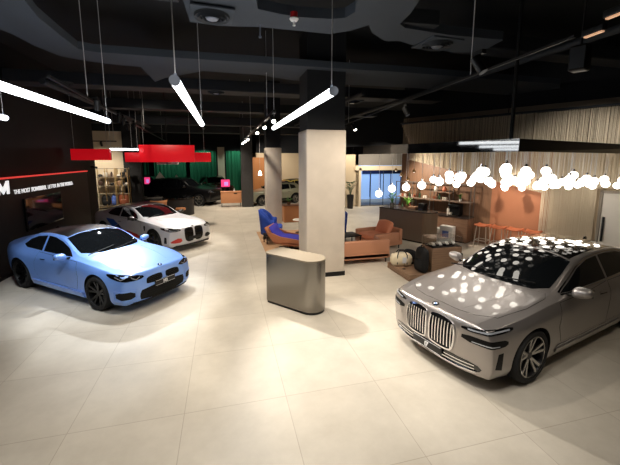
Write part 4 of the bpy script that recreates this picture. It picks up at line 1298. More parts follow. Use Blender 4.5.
rl = thing('curtain_rail', 'dark rail along the top of the string curtain', 'rail', tuple(wp(.4, .27)) )
rl.location.z = 4.185
MB().box((0, 0, 0), (7.5, .2, .05), ang_w).build('rail', M['duct'], rl)
for f in (-3.5, 0, 3.5): MB().cyl((WD.x*f, WD.y*f, 0), (WD.x*f, WD.y*f, CZ - 4.185), .012, seg=6).build('hanger', M['black_metal'], rl)
# ------------------------------------------------------------------ left display wall
dpn = thing('exhibit_board', 'charcoal display wall panel with a red light line and white slogan behind the blue car', 'wall panel', (-5.2, 6.0, 0))
MB().box((0, 4.4, 1.18), (.08, 9.0, 2.36)).build('board', M['panel_charcoal'], dpn)
MB().box((.02, 4.4, 2.375), (.10, 9.0, .035)).build('light_line', M['red_strip'], dpn)
MB().box((.05, 4.4, .04), (.03, 9.0, .08)).build('kick_plate', M['black_metal'], dpn)
def wall_text(s, size, y, z, bold, name, space=1.0):
    me = text_mesh(s, size, .004, bold, space); me.materials.append(M['white_letter'])
    o = link(name, me, dpn)
    o.matrix_local = Matrix.Translation((.047, y - 6.0, z)) @ Matrix(((0, 0, 1), (1, 0, 0), (0, 1, 0))).to_4x4()
    return max(v.co.x for v in me.vertices), o
# the big slanted M
mm = MB()
def quad(p): mm.prism(p, 0, .012, Matrix(((0, 0, 1, 0), (1, 0, 0, 0), (0, 1, 0, 0), (0, 0, 0, 1))))
def sl(pts, y0=9.40 - 6.0, z0=1.99, k=.94, sh=.05): return [(y0 + (px + sh * pz) * k, z0 + pz * k) for px, pz in pts]
quad(sl([(.0, 0), (.11, 0), (.11, .34), (.0, .34)])); quad(sl([(.40, 0), (.51, 0), (.51, .34), (.40, .34)]))
quad(sl([(.11, .34), (.11, .14), (.255, 0), (.255, .16)])); quad(sl([(.255, 0), (.40, .14), (.40, .34), (.255, .16)]))
for v in mm.bm.verts: v.co.x += .042
mm.build('emblem_letter', M['white_letter'], dpn)
yy = 10.06
for s, b in (('THE MOST ', .0), ('POWERFUL', .004), (' LETTER ', .0), ('IN THE WORLD.', .004)):
    me = None
    w, o = wall_text(s.strip(), .157, yy + (.06 if s[0] == ' ' else 0), 1.955, b, 'slogan')
    yy += w + (.06 if s[0] == ' ' else 0) + (.07 if s[-1] == ' ' else .03)
SLOGAN_END = yy
tv = thing('mounted_screen', 'dark wall screen under the white slogan, mirroring the hall', 'screen', (-5.125, 11.42, 1.36))
MB().box((-.005, 0, 0), (.05, 2.06, .88), 0, .006).build('bezel', M['gloss_black'], tv)
MB().box((.022, 0, 0), (.008, 2.0, .82)).build('display', M['screen'], tv)

# ------------------------------------------------------------------ merchandise alcove
def rack(x0, x1, y, h, cols, label):
    t = thing('display_rack', label, 'rack', ((x0 + x1) / 2, y, 0))
    w = x1 - x0; mb = MB()
    for k in range(cols + 1):
        x = -w/2 + w * k / cols
        mb.box((x, 0, h/2), (.03, .03, h)); mb.box((x, .32, h/2), (.03, .03, h)); mb.box((x, .16, .02), (.03, .32, .03))
    mb.build('frame', mat('brass rack', srgb(190, 160, 110), .4, .6) if 'brass rack' not in bpy.data.materials else bpy.data.materials['brass rack'], t)
    for z in (.20, .66, 1.22, 1.60, 2.0, h - .03):
        MB().box((0, .16, z), (w, .32, .02)).build('shelf', M['steel_top'], t)
    return t
RY = 17.55
rack(-5.75, -4.95, RY, 2.42, 2, 'brass display rack under the cream wall, beside the dark wall end')
rack(-4.88, -4.38, RY - .1, 2.42, 2, 'brass display rack standing right of the first, against the dark wall')
def suitcase(x, y, z, w, d, h, m, label, name='backpack', cat='backpack'):
    t = thing(name, label, cat, (x, y, z))
    cushion(w, d, h, .10, .03).build('shell', m, t)
    cushion(w*.7, d*.35, h*.45, .05, .02).build('front_pocket', m, t).location = (0, -d*.55, h*.08)
    MB().tube([(-w*.15, 0, h), (-w*.14, 0, h + .06), (w*.14, 0, h + .06), (w*.15, 0, h)], .012).build('handle', M['black_metal'], t)
    return t
zs = .672
suitcase(-5.42, RY + .13, zs, .36, .2, .46, mat('black fabric', srgb(20, 20, 22), .8), 'black backpack on the rack shelf nearest the dark wall')
suitcase(-5.06, RY + .13, zs, .26, .2, .50, mat('blue shell', srgb(84, 112, 190), .5), 'blue upright bag on the rack between a black and a brown one')
suitcase(-4.64, RY + .03, zs, .42, .2, .54, mat('brown leather', srgb(150, 84, 56), .5), 'brown leather backpack on the right hand rack')
cols = [srgb(30, 30, 34), srgb(200, 196, 188), srgb(60, 40, 30), srgb(220, 214, 204), srgb(24, 24, 26), srgb(150, 120, 90)]
rr = random.Random(5)
LBR = ['on the top shelf', 'on the upper middle shelf', 'on the middle shelf']
for zi, z in enumerate((2.012, 1.612)):
    for k, x in enumerate((-5.6, -5.38, -5.12, -4.78, -4.63, -4.48)):
        cm = mat('merch colour', cols[(zi * 2 + k) % 6], .6)
        y = RY + (.15 if x < -4.9 else .05)
        side = 'left' if x < -4.9 else 'right'
        if (k + zi) % 3 == 0:
            t = thing('cap_on_stand', '%s peaked cap on the %s shelf of the %s rack' % (['dark', 'pale'][k % 2], ['top', 'second'][zi], side), 'cap', (x, y, z))
            MB().sphere((0, 0, .06), .09, 16, (1, 1.1, .75)).build('crown', cm, t)
            MB().box((0, -.11, .05), (.14, .12, .012), 0, .004).build('peak', cm, t)
        elif (k + zi) % 3 == 1:
            t = thing('small_bag', 'small %s bag on the %s shelf of the %s rack' % (['dark', 'pale'][k % 2], ['top', 'second'][zi], side), 'bag', (x, y, z))
            cushion(.17, .1, .2, .04, .02).build('body', cm, t)
            MB().tube([(-.05, 0, .2), (-.04, 0, .27), (.04, 0, .27), (.05, 0, .2)], .008).build('handle', M['black_metal'], t)
        else:
            t = thing('bottle', '%s drinking bottle on the %s shelf of the %s rack' % (['dark', 'pale'][k % 2], ['top', 'second'][zi], side), 'bottle', (x, y, z))
            MB().lathe([(0, 0), (.04, 0), (.04, .17), (.025, .2), (0, .2)], 16).build('body', cm, t)
            MB().cyl((0, 0, .2), (0, 0, .235), .026, seg=12).build('cap', M['black_metal'], t)
# spotlights washing the cream wall
for k, x in enumerate((-6.0, -5.55, -5.1)):
    spot_head((x, 16.6, 3.55), (x, 18.2, 1.8), 'small black spotlight on the rail before the cream wall', 'alcove spotlights', False)
t = thing('track_rail', 'short black lighting track in front of the cream alcove wall', 'lighting track', (-5.5, 16.6, 3.6))
MB().box((0, 0, 0), (2.0, .04, .04)).build('rail', M['black_metal'], t)
for s in (-.9, .9): MB().cyl((s, 0, 0), (s, 0, CZ - 3.6), .006, seg=6).build('suspension_cable', M['cable'], t)
t = thing('wall_camera', 'small black camera on the dark wall end beside the alcove', 'camera', (-5.22, 15.6, 2.52))
MB().box((.0, 0, 0), (.06, .06, .06)).build('bracket', M['black_metal'], t)
MB().cyl((.05, 0, 0), (.22, -.1, -.03), .045, seg=14).build('body', M['black_metal'], t)

# ------------------------------------------------------------------ far hall
for k, (x0, x1) in enumerate(((-5.4, -3.0), (-2.7, -.6), (.2, 2.0), (-8.6, -5.8))):
    mb = MB(); rows = []
    nn = int((x1 - x0) / .06)
    for i in range(nn + 1):
        x = x0 + (x1 - x0) * i / nn; y = 29.4 + .05 * math.sin(i * 1.35)
        rows.append([(x, y, .05), (x, y, 1.8), (x, y, 3.5)])
    mb.grid(rows)
    mb.grid([[(p[0], p[1] + .03, p[2]) for p in r] for r in rows])
    o = mb.build('curtain', M['green_fabric'], None, 60)
    tag(o, ['green pleated curtain at the far wall behind the black cars', 'green pleated curtain at the far wall above the wine coloured car', 'green pleated curtain behind the pink screen', 'green pleated curtain at the far left end of the hall'][k], 'curtain')
structure('column', MB().box((-.2, 29.2, 1.9), (.55, .3, 3.8)), M['wall_cream'], 0)

def standing_screen(x, y, z, w, h, label, m):
    t = thing('standing_screen', label, 'screen', (x, y, 0))
    MB().box((0, 0, z), (w, .05, h), 0, .006).build('display', m, t)
    MB().box((w*.08, -.027, z - h*.06), (w*.44, .006, h*.5)).build('picture', mat('violet picture', srgb(196, 150, 230), .3, emit=srgb(190, 150, 235), es=.8) if 'violet picture' not in bpy.data.materials else bpy.data.materials['violet picture'], t)
    MB().box((0, .03, z), (w + .04, .04, h + .04)).build('case', M['black_metal'], t)
    MB().cyl((0, .03, .03), (0, .03, z - h/2), .03, seg=12).cyl((0, .03, 0), (0, .03, .03), .2, seg=24).build('stand', M['black_metal'], t)
standing_screen(-5.0, 24.6, 1.40, .34, .44, 'small pink lit screen left of the black car', M['pink_screen'])
standing_screen(.06, 22.6, 1.28, .54, .46, 'pink and violet lit screen on a stand before the green curtain', M['pink_screen'])
for k, (x, y, z) in enumerate(((-3.9, 22.9, 1.64), (-3.2, 25.0, 1.50))):
    t = thing('roof_sign', ['white triangular sign on the roof of the nearest black car', 'smaller white triangular sign behind the nearest black car'][k], 'sign', (x, y, z))
    MB().prism([(-.27 + .1*k, 0), (.27 - .1*k, 0), (0, .40 - .12*k)], -.03, .03, Matrix(((1, 0, 0, 0), (0, 0, -1, 0), (0, 1, 0, 0), (0, 0, 0, 1)))).build('board', mat('white card', srgb(225, 222, 215), .6) if k == 0 else bpy.data.materials['white card'], t)
    if k == 1: MB().cyl((0, 0, -1.50), (0, 0, .02), .02, seg=8).build('pole', M['black_metal'], t)

# orange sideboard
t = thing('sideboard', 'terracotta sideboard on black sled legs beside the dark column', 'sideboard', (.36, 20.75, 0))
om = mat('terracotta panel', srgb(204, 142, 100), .5)
MB().box((0, 0, .56), (1.2, .42, .66), 0, .01).build('body', om, t)
MB().box((0, 0, .905), (1.24, .46, .03), 0, .005).build('top', om, t)
for x in (-.55, .55):
    MB().tube([(x, -.2, .23), (x, -.2, .02), (x, .2, .02), (x, .2, .23)], .014).build('leg', M['black_metal'], t)
MB().box((.25, -.215, .80), (.2, .01, .05)).build('label_strip', M['black_metal'], t)
t = thing('ornament', 'small cream ornament on top of the terracotta sideboard', 'ornament', (.55, 20.75, .92))
MB().lathe([(0, 0), (.05, 0), (.06, .05), (.02, .1), (.03, .16), (0, .17)], 16).build('body', M['plate_white'], t)

# dark round desk and seat in front of the far cars
t = thing('reception_counter', 'dark curved counter behind the white striped car', 'counter', (-2.3, 18.45, 0))
MB().lathe([(0, 0), (.72, 0), (.72, .82), (.68, .86), (0, .86)], 40).build('body', mat('dark laminate', srgb(40, 38, 38), .5), t)
MB().lathe([(0, .86), (.76, .86), (.76, .90), (0, .90)], 40).build('top', M['gloss_black'], t)
t = thing('side_counter', 'low grey counter left of the dark curved one', 'counter', (-3.9, 19.1, 0))
MB().box((0, 0, .40), (1.3, .5, .8), 0, .02).build('body', M['duct'], t)
MB().box((0, 0, .82), (1.36, .56, .04), 0, .01).build('top', M['wall_grey'], t)
tan = mat('tan leather', srgb(190, 128, 84), .5)
t = thing('stool', 'low tan stool in front of the dark curved counter', 'stool', (-2.1, 17.2, 0))
MB().lathe([(0, .40), (.22, .40), (.24, .44), (.22, .50), (0, .51)], 28).build('seat', tan, t)
MB().cyl((0, 0, .02), (0, 0, .40), .03, seg=12).cyl((0, 0, 0), (0, 0, .02), .2, seg=24).build('pedestal', M['black_metal'], t)
t = thing('tub_chair', 'tan tub chair beside the dark curved counter', 'chair', (-3.1, 17.4, 0), R(200))
MB().lathe([(0, .36), (.30, .36), (.33, .42), (.30, .47), (0, .47)], 28).build('seat', tan, t)
mb = MB()
mb.grid([[((.31 + .03*j) * math.cos(R(a)), (.31 + .03*j) * math.sin(R(a)), .40 + .16*j) for j in range(4)] for a in range(10, 171, 10)])
o = mb.build('backrest', tan, t); o.modifiers.new('s', 'SOLIDIFY').thickness = .05
for a in (45, 135, 225, 315): MB().cyl((.24*math.cos(R(a)), .24*math.sin(R(a)), 0), (.2*math.cos(R(a)), .2*math.sin(R(a)), .36), .014, seg=8).build('leg', M['black_metal'], t)

# glowing timber panel and lamp behind the small cars
t = thing('wall_panel', 'warm timber wall panel behind the sage hatchback', 'wall panel', (3.2, 27.0, 0))
MB().box((0, 0, 1.5), (2.3, .1, 2.9)).build('board', mat('oak panel', srgb(176, 116, 66), .5), t)
for k in range(5): MB().box((-.92 + .46*k, -.055, 1.5), (.012, .012, 2.9)).build('groove', M['wall_wood'], t)
t = thing('table_lamp', 'white pendant lamp glowing before the timber panel', 'lamp', (2.6, 25.5, 1.62))
MB().lathe([(.05, .36), (.14, .02), (.13, 0), (.04, .34)], 20).build('shade', M['globe'], t)
MB().cyl((0, 0, .3), (0, 0, CZ - 1.62), .006, seg=6).build('suspension_cable', M['cable'], t)

# ------------------------------------------------------------------ plants
def plant(loc, pot_r, pot_h, h, n, spread, label, potm, seed, leafm, pot='pot'):
    t = thing('potted_plant', label, 'plant', loc)
    MB().lathe([(0, 0), (pot_r*.8, 0), (pot_r, pot_h), (pot_r*.9, pot_h), (pot_r*.86, pot_h*.92), (0, pot_h*.92)], 24).build(pot, potm, t)
    r_ = random.Random(seed); lv = MB(); st = MB()
    for k in range(n):
        a = r_.uniform(0, 2*PI); hh = pot_h + h * r_.uniform(.45, 1.0); rad = spread * r_.uniform(.3, 1)
        b = Vector((.02*math.cos(a), .02*math.sin(a), pot_h*.9)); m_ = Vector((rad*.35*math.cos(a), rad*.35*math.sin(a), (pot_h + hh)/2 + .03)); e = Vector((rad*math.cos(a), rad*math.sin(a), hh))
        st.tube([b, m_, e], .006, 5)
        d = (e - m_).normalized(); sd = d.cross(Vector((0, 0, 1))).normalized(); L = h * r_.uniform(.22, .38); w_ = L * .28
        up = sd.cross(d)
        P = []
        for i in range(6):
            f = i / 5.0; wd = w_ * math.sin(PI * (.08 + .92*f)) if i < 5 else .002
            c = e + d * (L * f) - Vector((0, 0, 1)) * (L * .5 * f * f)
            P.append([c - sd * wd + up * .01, c, c + sd * wd + up * .01])
        lv.grid(P)
    lv.build('leaves', leafm, t, 60); st.build('stems', leafm, t)
    return t
leaf = mat('green leaf', srgb(70, 116, 50), .45); leaf_d = mat('dark green leaf', srgb(40, 74, 40), .5)
leaf_b = mat('bright green leaf', srgb(120, 180, 70), .45)
plant((7.0, 18.2, 0), .20, .80, .70, 26, .34, 'tall dark planter with a leafy plant left of the glass entrance', mat('dark planter', srgb(34, 32, 32), .5), 3, leaf_d, 'planter')

# ------------------------------------------------------------------ steel desk
da = Vector((.72, 6.46, 0)); db = Vector((1.39, 5.66, 0)); dd = (db - da).normalized(); dn = Vector((-dd.y, dd.x, 0))
if dn.y < 0: dn = -dn
dr_ = .26; DL = 1.24
dcen = da + dd * (DL/2 - .04) + dn * dr_
t = thing('reception_desk', 'brushed steel pill shaped desk in front of the wide pale column', 'desk', (dcen.x, dcen.y, 0), math.atan2(dd.y, dd.x))
def pill(L, r, n=14, r2=None):
    r2 = r2 or r
    return [(L/2 - r + r*math.cos(R(a)), r*math.sin(R(a))) for a in np.linspace(-90, 90, n)] + \
           [(-L/2 + r2 + r2*math.cos(R(a)), math.copysign(1, math.sin(R(a)))*(r - r2) + r2*math.sin(R(a))) for a in np.linspace(90, 180, n)] + \
           [(-L/2 + r2 + r2*math.cos(R(a)), -(r - r2) + r2*math.sin(R(a))) for a in np.linspace(180, 270, n)]
MB().prism(pill(DL - .03, dr_ - .015, 14, .10), 0, .05).build('plinth', M['black_metal'], t)
MB().prism(pill(DL, dr_, 20, .12), .05, 1.0).build('body', M['steel'], t, 30)
MB().prism(pill(DL + .006, dr_ + .003, 20, .12), 1.0, 1.022).build('top', M['steel_top'], t, 30)

# ------------------------------------------------------------------ lounge
sofa_m = mat('cognac leather', srgb(184, 130, 100), .45, bump=(30, .08)); sofa_o = mat('orange cushion leather', srgb(212, 132, 98), .5, bump=(20, .1))
def sofa(label, loc, rz, w, d):
    """back along +y of its own frame, seat facing -y"""
    t = thing('sofa', label, 'sofa', loc, rz)
    MB().box((0, 0, .20), (w, d, .14), 0, .02).build('base', sofa_m, t)
    MB().box((0, d/2 - .07, .39), (w, .14, .50), 0, .035).build('backrest', sofa_m, t)
    for s in (-1, 1):
        MB().box((s*(w/2 - .06), -.07, .36), (.12, d - .15, .36), 0, .035).build('armrest', sofa_m, t)
    n = 2 if w > 1.3 else 1
    cw = (w - .26) / n
    for k in range(n):
        c = cushion(cw - .01, d - .24, .17, .05, .02, k).build('seat_cushion', sofa_o, t); c.location = (-(w - .26)/2 + cw*(k + .5), -.07, .27)
    for x in (-w/2 + .08, w/2 - .08):
        for y in (-d/2 + .08, d/2 - .08):
            MB().cyl((x, y, 0), (x, y, .14), .018, .022, 10).build('leg', M['black_metal'], t)
    return t
# back towards the camera
sofa('brown leather sofa with its back to the steel desk, beside the pale column', (3.62, 8.68, 0), R(180), 1.50, .85)
s2 = sofa('brown leather sofa set sideways next to the dark bar counter', (4.82, 9.95, 0), R(-78), 1.15, 1.05)
p = thing('cushion', 'large orange cushion leaning in the sideways brown sofa', 'cushion', (4.98, 10.0, .40), R(-78))
c = cushion(.62, .16, .44, .06, .05, 5).build('pad', sofa_o, p); c.rotation_euler = (R(-24), 0, R(4))
blue = mat('royal blue velvet', srgb(28, 66, 160), .75, noise=(6, .2)); violet = mat('violet blue throw', srgb(58, 56, 170), .8)
shell_m = mat('tan shell', srgb(178, 112, 76), .5)
def wing_chair(label, loc, rz, throw=False, hb=.98):
    """lounge chair: wrap around blue shell; faces -y"""
    t = thing('wing_chair', label, 'armchair', loc, rz)
    # wrap-around shell
    rows = []
    for a in range(-20, 201, 10):
        ar = R(a); back = max(0, math.sin(ar)); 
        h = .66 + (hb - .66) * back ** .7
        rows.append([(.40*math.cos(ar)*(1 + .10*f), .36*math.sin(ar)*(1 + .22*f) + .02, .16 + (h - .16)*f) for f in (0, .25, .5, .75, 1)])
    o = MB().grid(rows).build('shell', blue, t, 60); md = o.modifiers.new('s', 'SOLIDIFY'); md.thickness = .025; md.offset = 1
    rows2 = [[(x*.93, (y - .02)*.93 + .015, z + (.03 if k == 4 else 0)) for k, (x, y, z) in enumerate(r)] for r in rows]
    o = MB().grid(rows2).build('upholstery', blue, t, 60); md = o.modifiers.new('s', 'SOLIDIFY'); md.thickness = .07; md.offset = -1
    c = cushion(.60, .60, .18, .06, .03, 2).build('seat_cushion', blue, t); c.location = (0, -.05, .28)
    c = cushion(.52, .12, .40, .05, .04, 3).build('back_cushion', violet if throw else blue, t); c.location = (0, .18, .48); c.rotation_euler = (R(-14), 0, 0)
    MB().box((0, 0, .14), (.58, .52, .06), 0, .02).build('base', M['black_metal'], t)
    for x in (-.24, .24):
        for y in (-.2, .2): MB().cyl((x*1.1, y*1.1, 0), (x, y, .12), .014, seg=8).build('leg', M['black_metal'], t)
    return t
wing_chair('blue wing chair standing left of the narrow pale column', (1.62, 12.0, .0125), R(75), False, 1.02)
wing_chair('blue wing chair half hidden behind the wide pale column', (3.75, 11.3, .0), R(-60), False, .98)
# low recliner seen from behind: sloping tan shell with a violet throw
t = thing('recliner', 'tan leather recliner with a violet blue throw behind the steel desk', 'armchair', (1.95, 10.3, .0125), R(-28))
prof = [(-.66, .74), (-.54, .50), (-.36, .31), (.10, .25), (.66, .28)]
mb = MB(); mb.grid([[(x, y, z) for y in (-.36, -.2, 0, .2, .36)] for x, z in prof]); o = mb.build('shell', shell_m, t, 60); md = o.modifiers.new('s', 'SOLIDIFY'); md.thickness = .07
mb = MB(); mb.grid([[(x + .03, y, z + .075 + .02*math.sin(9*x + 4*y)) for y in (-.34, -.2, -.07, .07, .2, .34)] for x, z in [(-.58, .68), (-.47, .46), (-.32, .36), (-.1, .33), (.12, .31), (.40, .325), (.64, .345)]]); o = mb.build('throw', violet, t, 60); md = o.modifiers.new('s', 'SOLIDIFY'); md.thickness = .03
for s in (-1, 1):
    MB().prism([(-.62, .62), (-.44, .30), (.60, .27), (.60, .36), (-.2, .46)], s*.37 - .03, s*.37 + .03, Matrix(((1, 0, 0, 0), (0, 0, -1, 0), (0, 1, 0, 0), (0, 0, 0, 1)))).build('armrest', shell_m, t)
MB().cyl((0, 0, .05), (0, 0, .28), .04, seg=14).box((0, 0, .03), (.7, .08, .04)).box((0, 0, .03), (.08, .6, .04)).build('base', M['black_metal'], t)

def round_table(label, loc, r, h, topm, name='side_table'):
    t = thing(name, label, 'side table', loc)
    MB().lathe([(0, h - .025), (r, h - .025), (r, h), (0, h)], 32).build('top', topm, t)
    MB().cyl((0, 0, .02), (0, 0, h - .025), .022, seg=12).build('column', M['black_metal'], t)
    MB().lathe([(0, 0), (r*.6, 0), (r*.6, .02), (0, .02)], 28).build('base', M['black_metal'], t)
    return t
round_table('small white round table just left of the wide pale column', (2.75, 12.55, .0125), .26, .52, mat('white laminate', srgb(226, 220, 210), .4))
t = thing('coffee_table', 'black square coffee table behind the brown sofa back, right of the column', 'coffee table', (3.86, 10.12, 0), R(8))
MB().box((0, 0, .40), (.62, .62, .03), 0, .006).build('top', M['satin_black'], t)
for x in (-.28, .28):
    for y in (-.28, .28): MB().box((x, y, .195), (.025, .025, .39)).build('leg', M['black_metal'], t)
t = thing('coffee_table', 'low black table between the blue wing chair and the recliner', 'coffee table', (1.52, 11.25, .0125), R(10))
MB().box((0, 0, .30), (.55, .42, .03), 0, .006).build('top', M['satin_black'], t)
for x in (-.24, .24):
    for y in (-.18, .18): MB().box((x, y, .145), (.025, .025, .29)).build('leg', M['black_metal'], t)
t = thing('magazine', 'white open magazine lying on the low black table', 'magazine', (1.56, 11.25, .329), R(20))
mb = MB(); mb.grid([[(x, y, .004 + .02*abs(math.sin(6*x))*(1 - abs(x)*3)) for y in (-.13, .13)] for x in (-.2, -.15, -.1, -.05, 0, .05, .1, .15, .2)]); o = mb.build('pages', M['plate_white'], t, 60); o.modifiers.new('s', 'SOLIDIFY').thickness = .006
t = thing('cabinet', 'tan low cabinet with a plant on it behind the lounge, left of the wide column', 'cabinet', (2.95, 15.0, 0))
MB().box((0, 0, .38), (.85, .5, .74), 0, .01).build('body', tan, t)
MB().box((0, 0, .765), (.9, .54, .03)).build('top', mat('walnut top', srgb(100, 64, 44), .4), t)
plant((2.8, 15.0, .78), .09, .12, .22, 14, .16, 'small green plant standing on the tan low cabinet', mat('clay pot', srgb(120, 90, 70), .7), 9, leaf)

# ------------------------------------------------------------------ bar
bronze = mat('dark bronze laminate', srgb(132, 116, 102), .35, .3, noise=(1.2, .12)); bronze_l = mat('bronze curved end', srgb(150, 132, 114), .32, .75)
bA = Vector((5.62, 11.26, 0)); bB = Vector((6.42, 9.70, 0)); bd = (bB - bA).normalized(); bn = Vector((-bd.y, bd.x, 0))
if bn.x < 0: bn = -bn
bc = (bA + bB)/2 + bn * .32
BL = (bB - bA).length + .32
t = thing('bar_counter', 'dark bronze bar counter with a rounded lighter end', 'bar counter', (bc.x, bc.y, 0), math.atan2(bd.y, bd.x))
sgn_ = 1
body = [(-BL/2, -.32), (BL/2 - .32, -.32), (BL/2 - .32, .32), (-BL/2, .32)]
MB().prism(body, .06, 1.05).build('body', bronze, t, 30)
e_ = [(BL/2 - .32, -.32)] + [(BL/2 - .32 + .32*math.cos(R(a)), .32*math.sin(R(a))) for a in range(-85, 86, 6)] + [(BL/2 - .32, .32)]
mb = MB(); mb.prism(e_, .06, 1.05)
for k in range(-80, 81, 8):
    mb.cyl((BL/2 - .32 + .322*math.cos(R(k)), .322*math.sin(R(k)), .06), (BL/2 - .32 + .322*math.cos(R(k)), .322*math.sin(R(k)), 1.05), .012, seg=8)
mb.build('rounded_end', bronze_l, t, 30)
MB().prism([(-BL/2 - .01, -.33), (BL/2 - .32, -.33)] + [(BL/2 - .32 + .335*math.cos(R(a)), .335*math.sin(R(a))) for a in range(-85, 86, 6)] + [(BL/2 - .32, .33), (-BL/2 - .01, .33)], 1.05, 1.085).build('top', mat('dark stone top', srgb(60, 54, 50), .25), t, 30)
MB().prism([(-BL/2 + .04, -.28), (BL/2 - .1, -.22), (BL/2 - .1, .22), (-BL/2 + .04, .28)], 0, .06).build('plinth', M['black_metal'], t)
def on_bar(f, off=0.0): q = bc + bd * (f * BL/2) + bn * off; return (q.x, q.y, 1.086)
plant(on_bar(-.75, .1), .09, .14, .34, 22, .20, 'bushy green plant at the far end of the bar counter', mat('grey pot', srgb(120, 116, 110), .6), 21, leaf)
plant(on_bar(-.15, .15), .08, .12, .26, 20, .16, 'bright green plant in the middle of the bar counter', mat('brown pot', srgb(110, 76, 56), .6), 22, leaf_b)
t = thing('coffee_machine', 'small dark machine on the bar counter near its rounded end', 'coffee machine', on_bar(.45, .12), math.atan2(bd.y, bd.x))
MB().box((0, 0, .12), (.22, .26, .24), 0, .02).build('body', M['satin_black'], t); MB().box((0, -.12, .05), (.16, .08, .02)).build('drip_tray', M['steel'], t)
t = thing('tray', 'brown box with rounded corners on the bar counter beside the bright plant', 'box', on_bar(.12, .05), math.atan2(bd.y, bd.x))
MB().box((0, 0, .05), (.3, .2, .10), 0, .01).build('body', M['wall_wood'], t)

# shelf unit against the timber wall: counter below, open metal shelves above
wl = wood('walnut cabinet', srgb(136, 104, 82), srgb(116, 86, 66), .45, 2.5, 0)
us = thing('back_bar_cabinet', 'long walnut back bar cabinet along the timber wall', 'cabinet', tuple(wp(-1.95, .27)), ang_w)
UL = 2.9
MB().box((0, 0, .44), (UL, .46, .80), 0, .006).build('body', wl, us)
MB().box((0, 0, .02), (UL - .1, .40, .04)).build('plinth', M['black_metal'], us)
MB().box((0, 0, .86), (UL + .02, .50, .035)).build('worktop', mat('dark worktop', srgb(52, 44, 40), .3), us)
for k in range(6):
    d_ = MB().box((-UL/2 + UL*(k + .5)/6, -.236, .46), (UL/6 - .012, .018, .72)).build('door', wl, us)
sh = thing('shelf_rack', 'open metal shelving above the walnut back bar cabinet', 'shelf', tuple(wp(-1.95, .27)), ang_w)
sh.location.z = .88
mb = MB()
for x in (-UL/2, -UL/4, 0, UL/4, UL/2):
    mb.box((x, -.14, .55), (.022, .022, 1.10)); mb.box((x, .14, .55), (.022, .022, 1.10))
for z in (1.09,):
    mb.box((0, -.14, z), (UL, .022, .022)); mb.box((0, .14, z), (UL, .022, .022))
mb.build('frame', mat('grey metal frame', srgb(120, 112, 104), .4, .6), sh)
MB().box((0, 0, .50), (UL, .30, .025)).build('shelf', mat('shelf board', srgb(130, 110, 96), .5), sh)
MB().box((UL/8, 0, .80), (UL/4 * .98, .30, .02)).build('short_shelf', bpy.data.materials['shelf board'], sh)
def on_shelf(f, z, dy=0.0):
    q = wp(-1.95 + f * UL / 2, .27 - dy); return (q.x, q.y, .88 + z)
r_ = random.Random(17)
kinds = []
def cup(loc, label, col, h=.10, r=.04):
    t = thing('cup', label, 'cup', loc, 0, 'cups on the bar shelf')
    MB().lathe([(0, 0), (r*.8, 0), (r, h), (r*.9, h), (r*.72, .008), (0, .008)], 18).build('bowl', col, t)
    MB().tube([(r*.9, 0, h*.8), (r*1.6, 0, h*.7), (r*1.6, 0, h*.35), (r*.85, 0, h*.25)], .006).build('handle', col, t)
def bottle(loc, label, col, h=.26, r=.036, group='bottles on the bar shelf'):
    t = thing('bottle', label, 'bottle', loc, 0, group)
    MB().lathe([(0, 0), (r, 0), (r, h*.58), (r*.35, h*.76), (r*.32, h*.94), (0, h*.94)], 18).build('body', col, t)
    MB().cyl((0, 0, h*.92), (0, 0, h), r*.4, seg=12).build('cap', M['black_metal'], t)
wc = mat('white china', srgb(224, 216, 204), .3); bcn = mat('brown bottle', srgb(70, 40, 24), .15, 0, .6); gb = mat('green bottle', srgb(44, 66, 44), .15, 0, .6); tc_ = mat('terracotta china', srgb(180, 100, 70), .5)
for k, f in enumerate((-.92, -.86, -.78, -.56, -.50, -.22, -.16, .06, .30, .36)):
    cup(on_shelf(f, .515), 'small china cup in the row on the middle bar shelf', [wc, tc_, wc][k % 3])
for k, f in enumerate((-.70, -.64, -.40, -.34, .14, .20)):
    bottle(on_shelf(f, .515), 'slim bottle standing in the row on the middle bar shelf', [bcn, gb][k % 2], .24)
for k, f in enumerate((-.95, -.85, -.62, -.52, -.35, -.28, -.10)):
    bottle(on_shelf(f, .0), 'dark bottle standing on the worktop below the bar shelf', [bcn, gb, tc_][k % 3], .28, .04, 'bottles on the back worktop')
for k, f in enumerate((.10, .32)):
    t = thing('vase', ['pale round vase on the short upper shelf', 'tan round vase on the short upper shelf'][k], 'vase', on_shelf(f, .81))
    MB().lathe([(0, 0), (.05, 0), (.085, .07), (.05, .15), (.035, .19), (.03, .19), (0, .02)], 20).build('body', [wc, tc_][k], t)
plant(on_shelf(.72, .515), .05, .08, .17, 16, .10, 'small trailing green plant at the near end of the bar shelf', wc, 33, leaf)
t = thing('espresso_machine', 'black espresso machine at the near end of the back worktop', 'coffee machine', on_shelf(.62, .0), ang_w)
MB().box((0, .02, .20), (.40, .26, .40), 0, .02).build('body', M['satin_black'], t); MB().box((0, -.12, .36), (.38, .12, .08), 0, .01).build('group_head', M['satin_black'], t)
MB().box((0, -.14, .03), (.34, .16, .03)).build('drip_tray', M['steel'], t)
for k, (f, z) in enumerate(((.50, .0), (.56, .0), (.50, .125))):
    t = thing('paper_cup_stack', ['white paper cup stack left of the espresso machine', 'white paper cup stack touching the espresso machine', 'upper white paper cup stack beside the espresso machine'][k], 'cups', on_shelf(f, z, -.16))
    MB().lathe([(0, 0), (.04, 0), (.05, .12), (.046, .12), (0, .1)], 18).build('cups', wc, t)
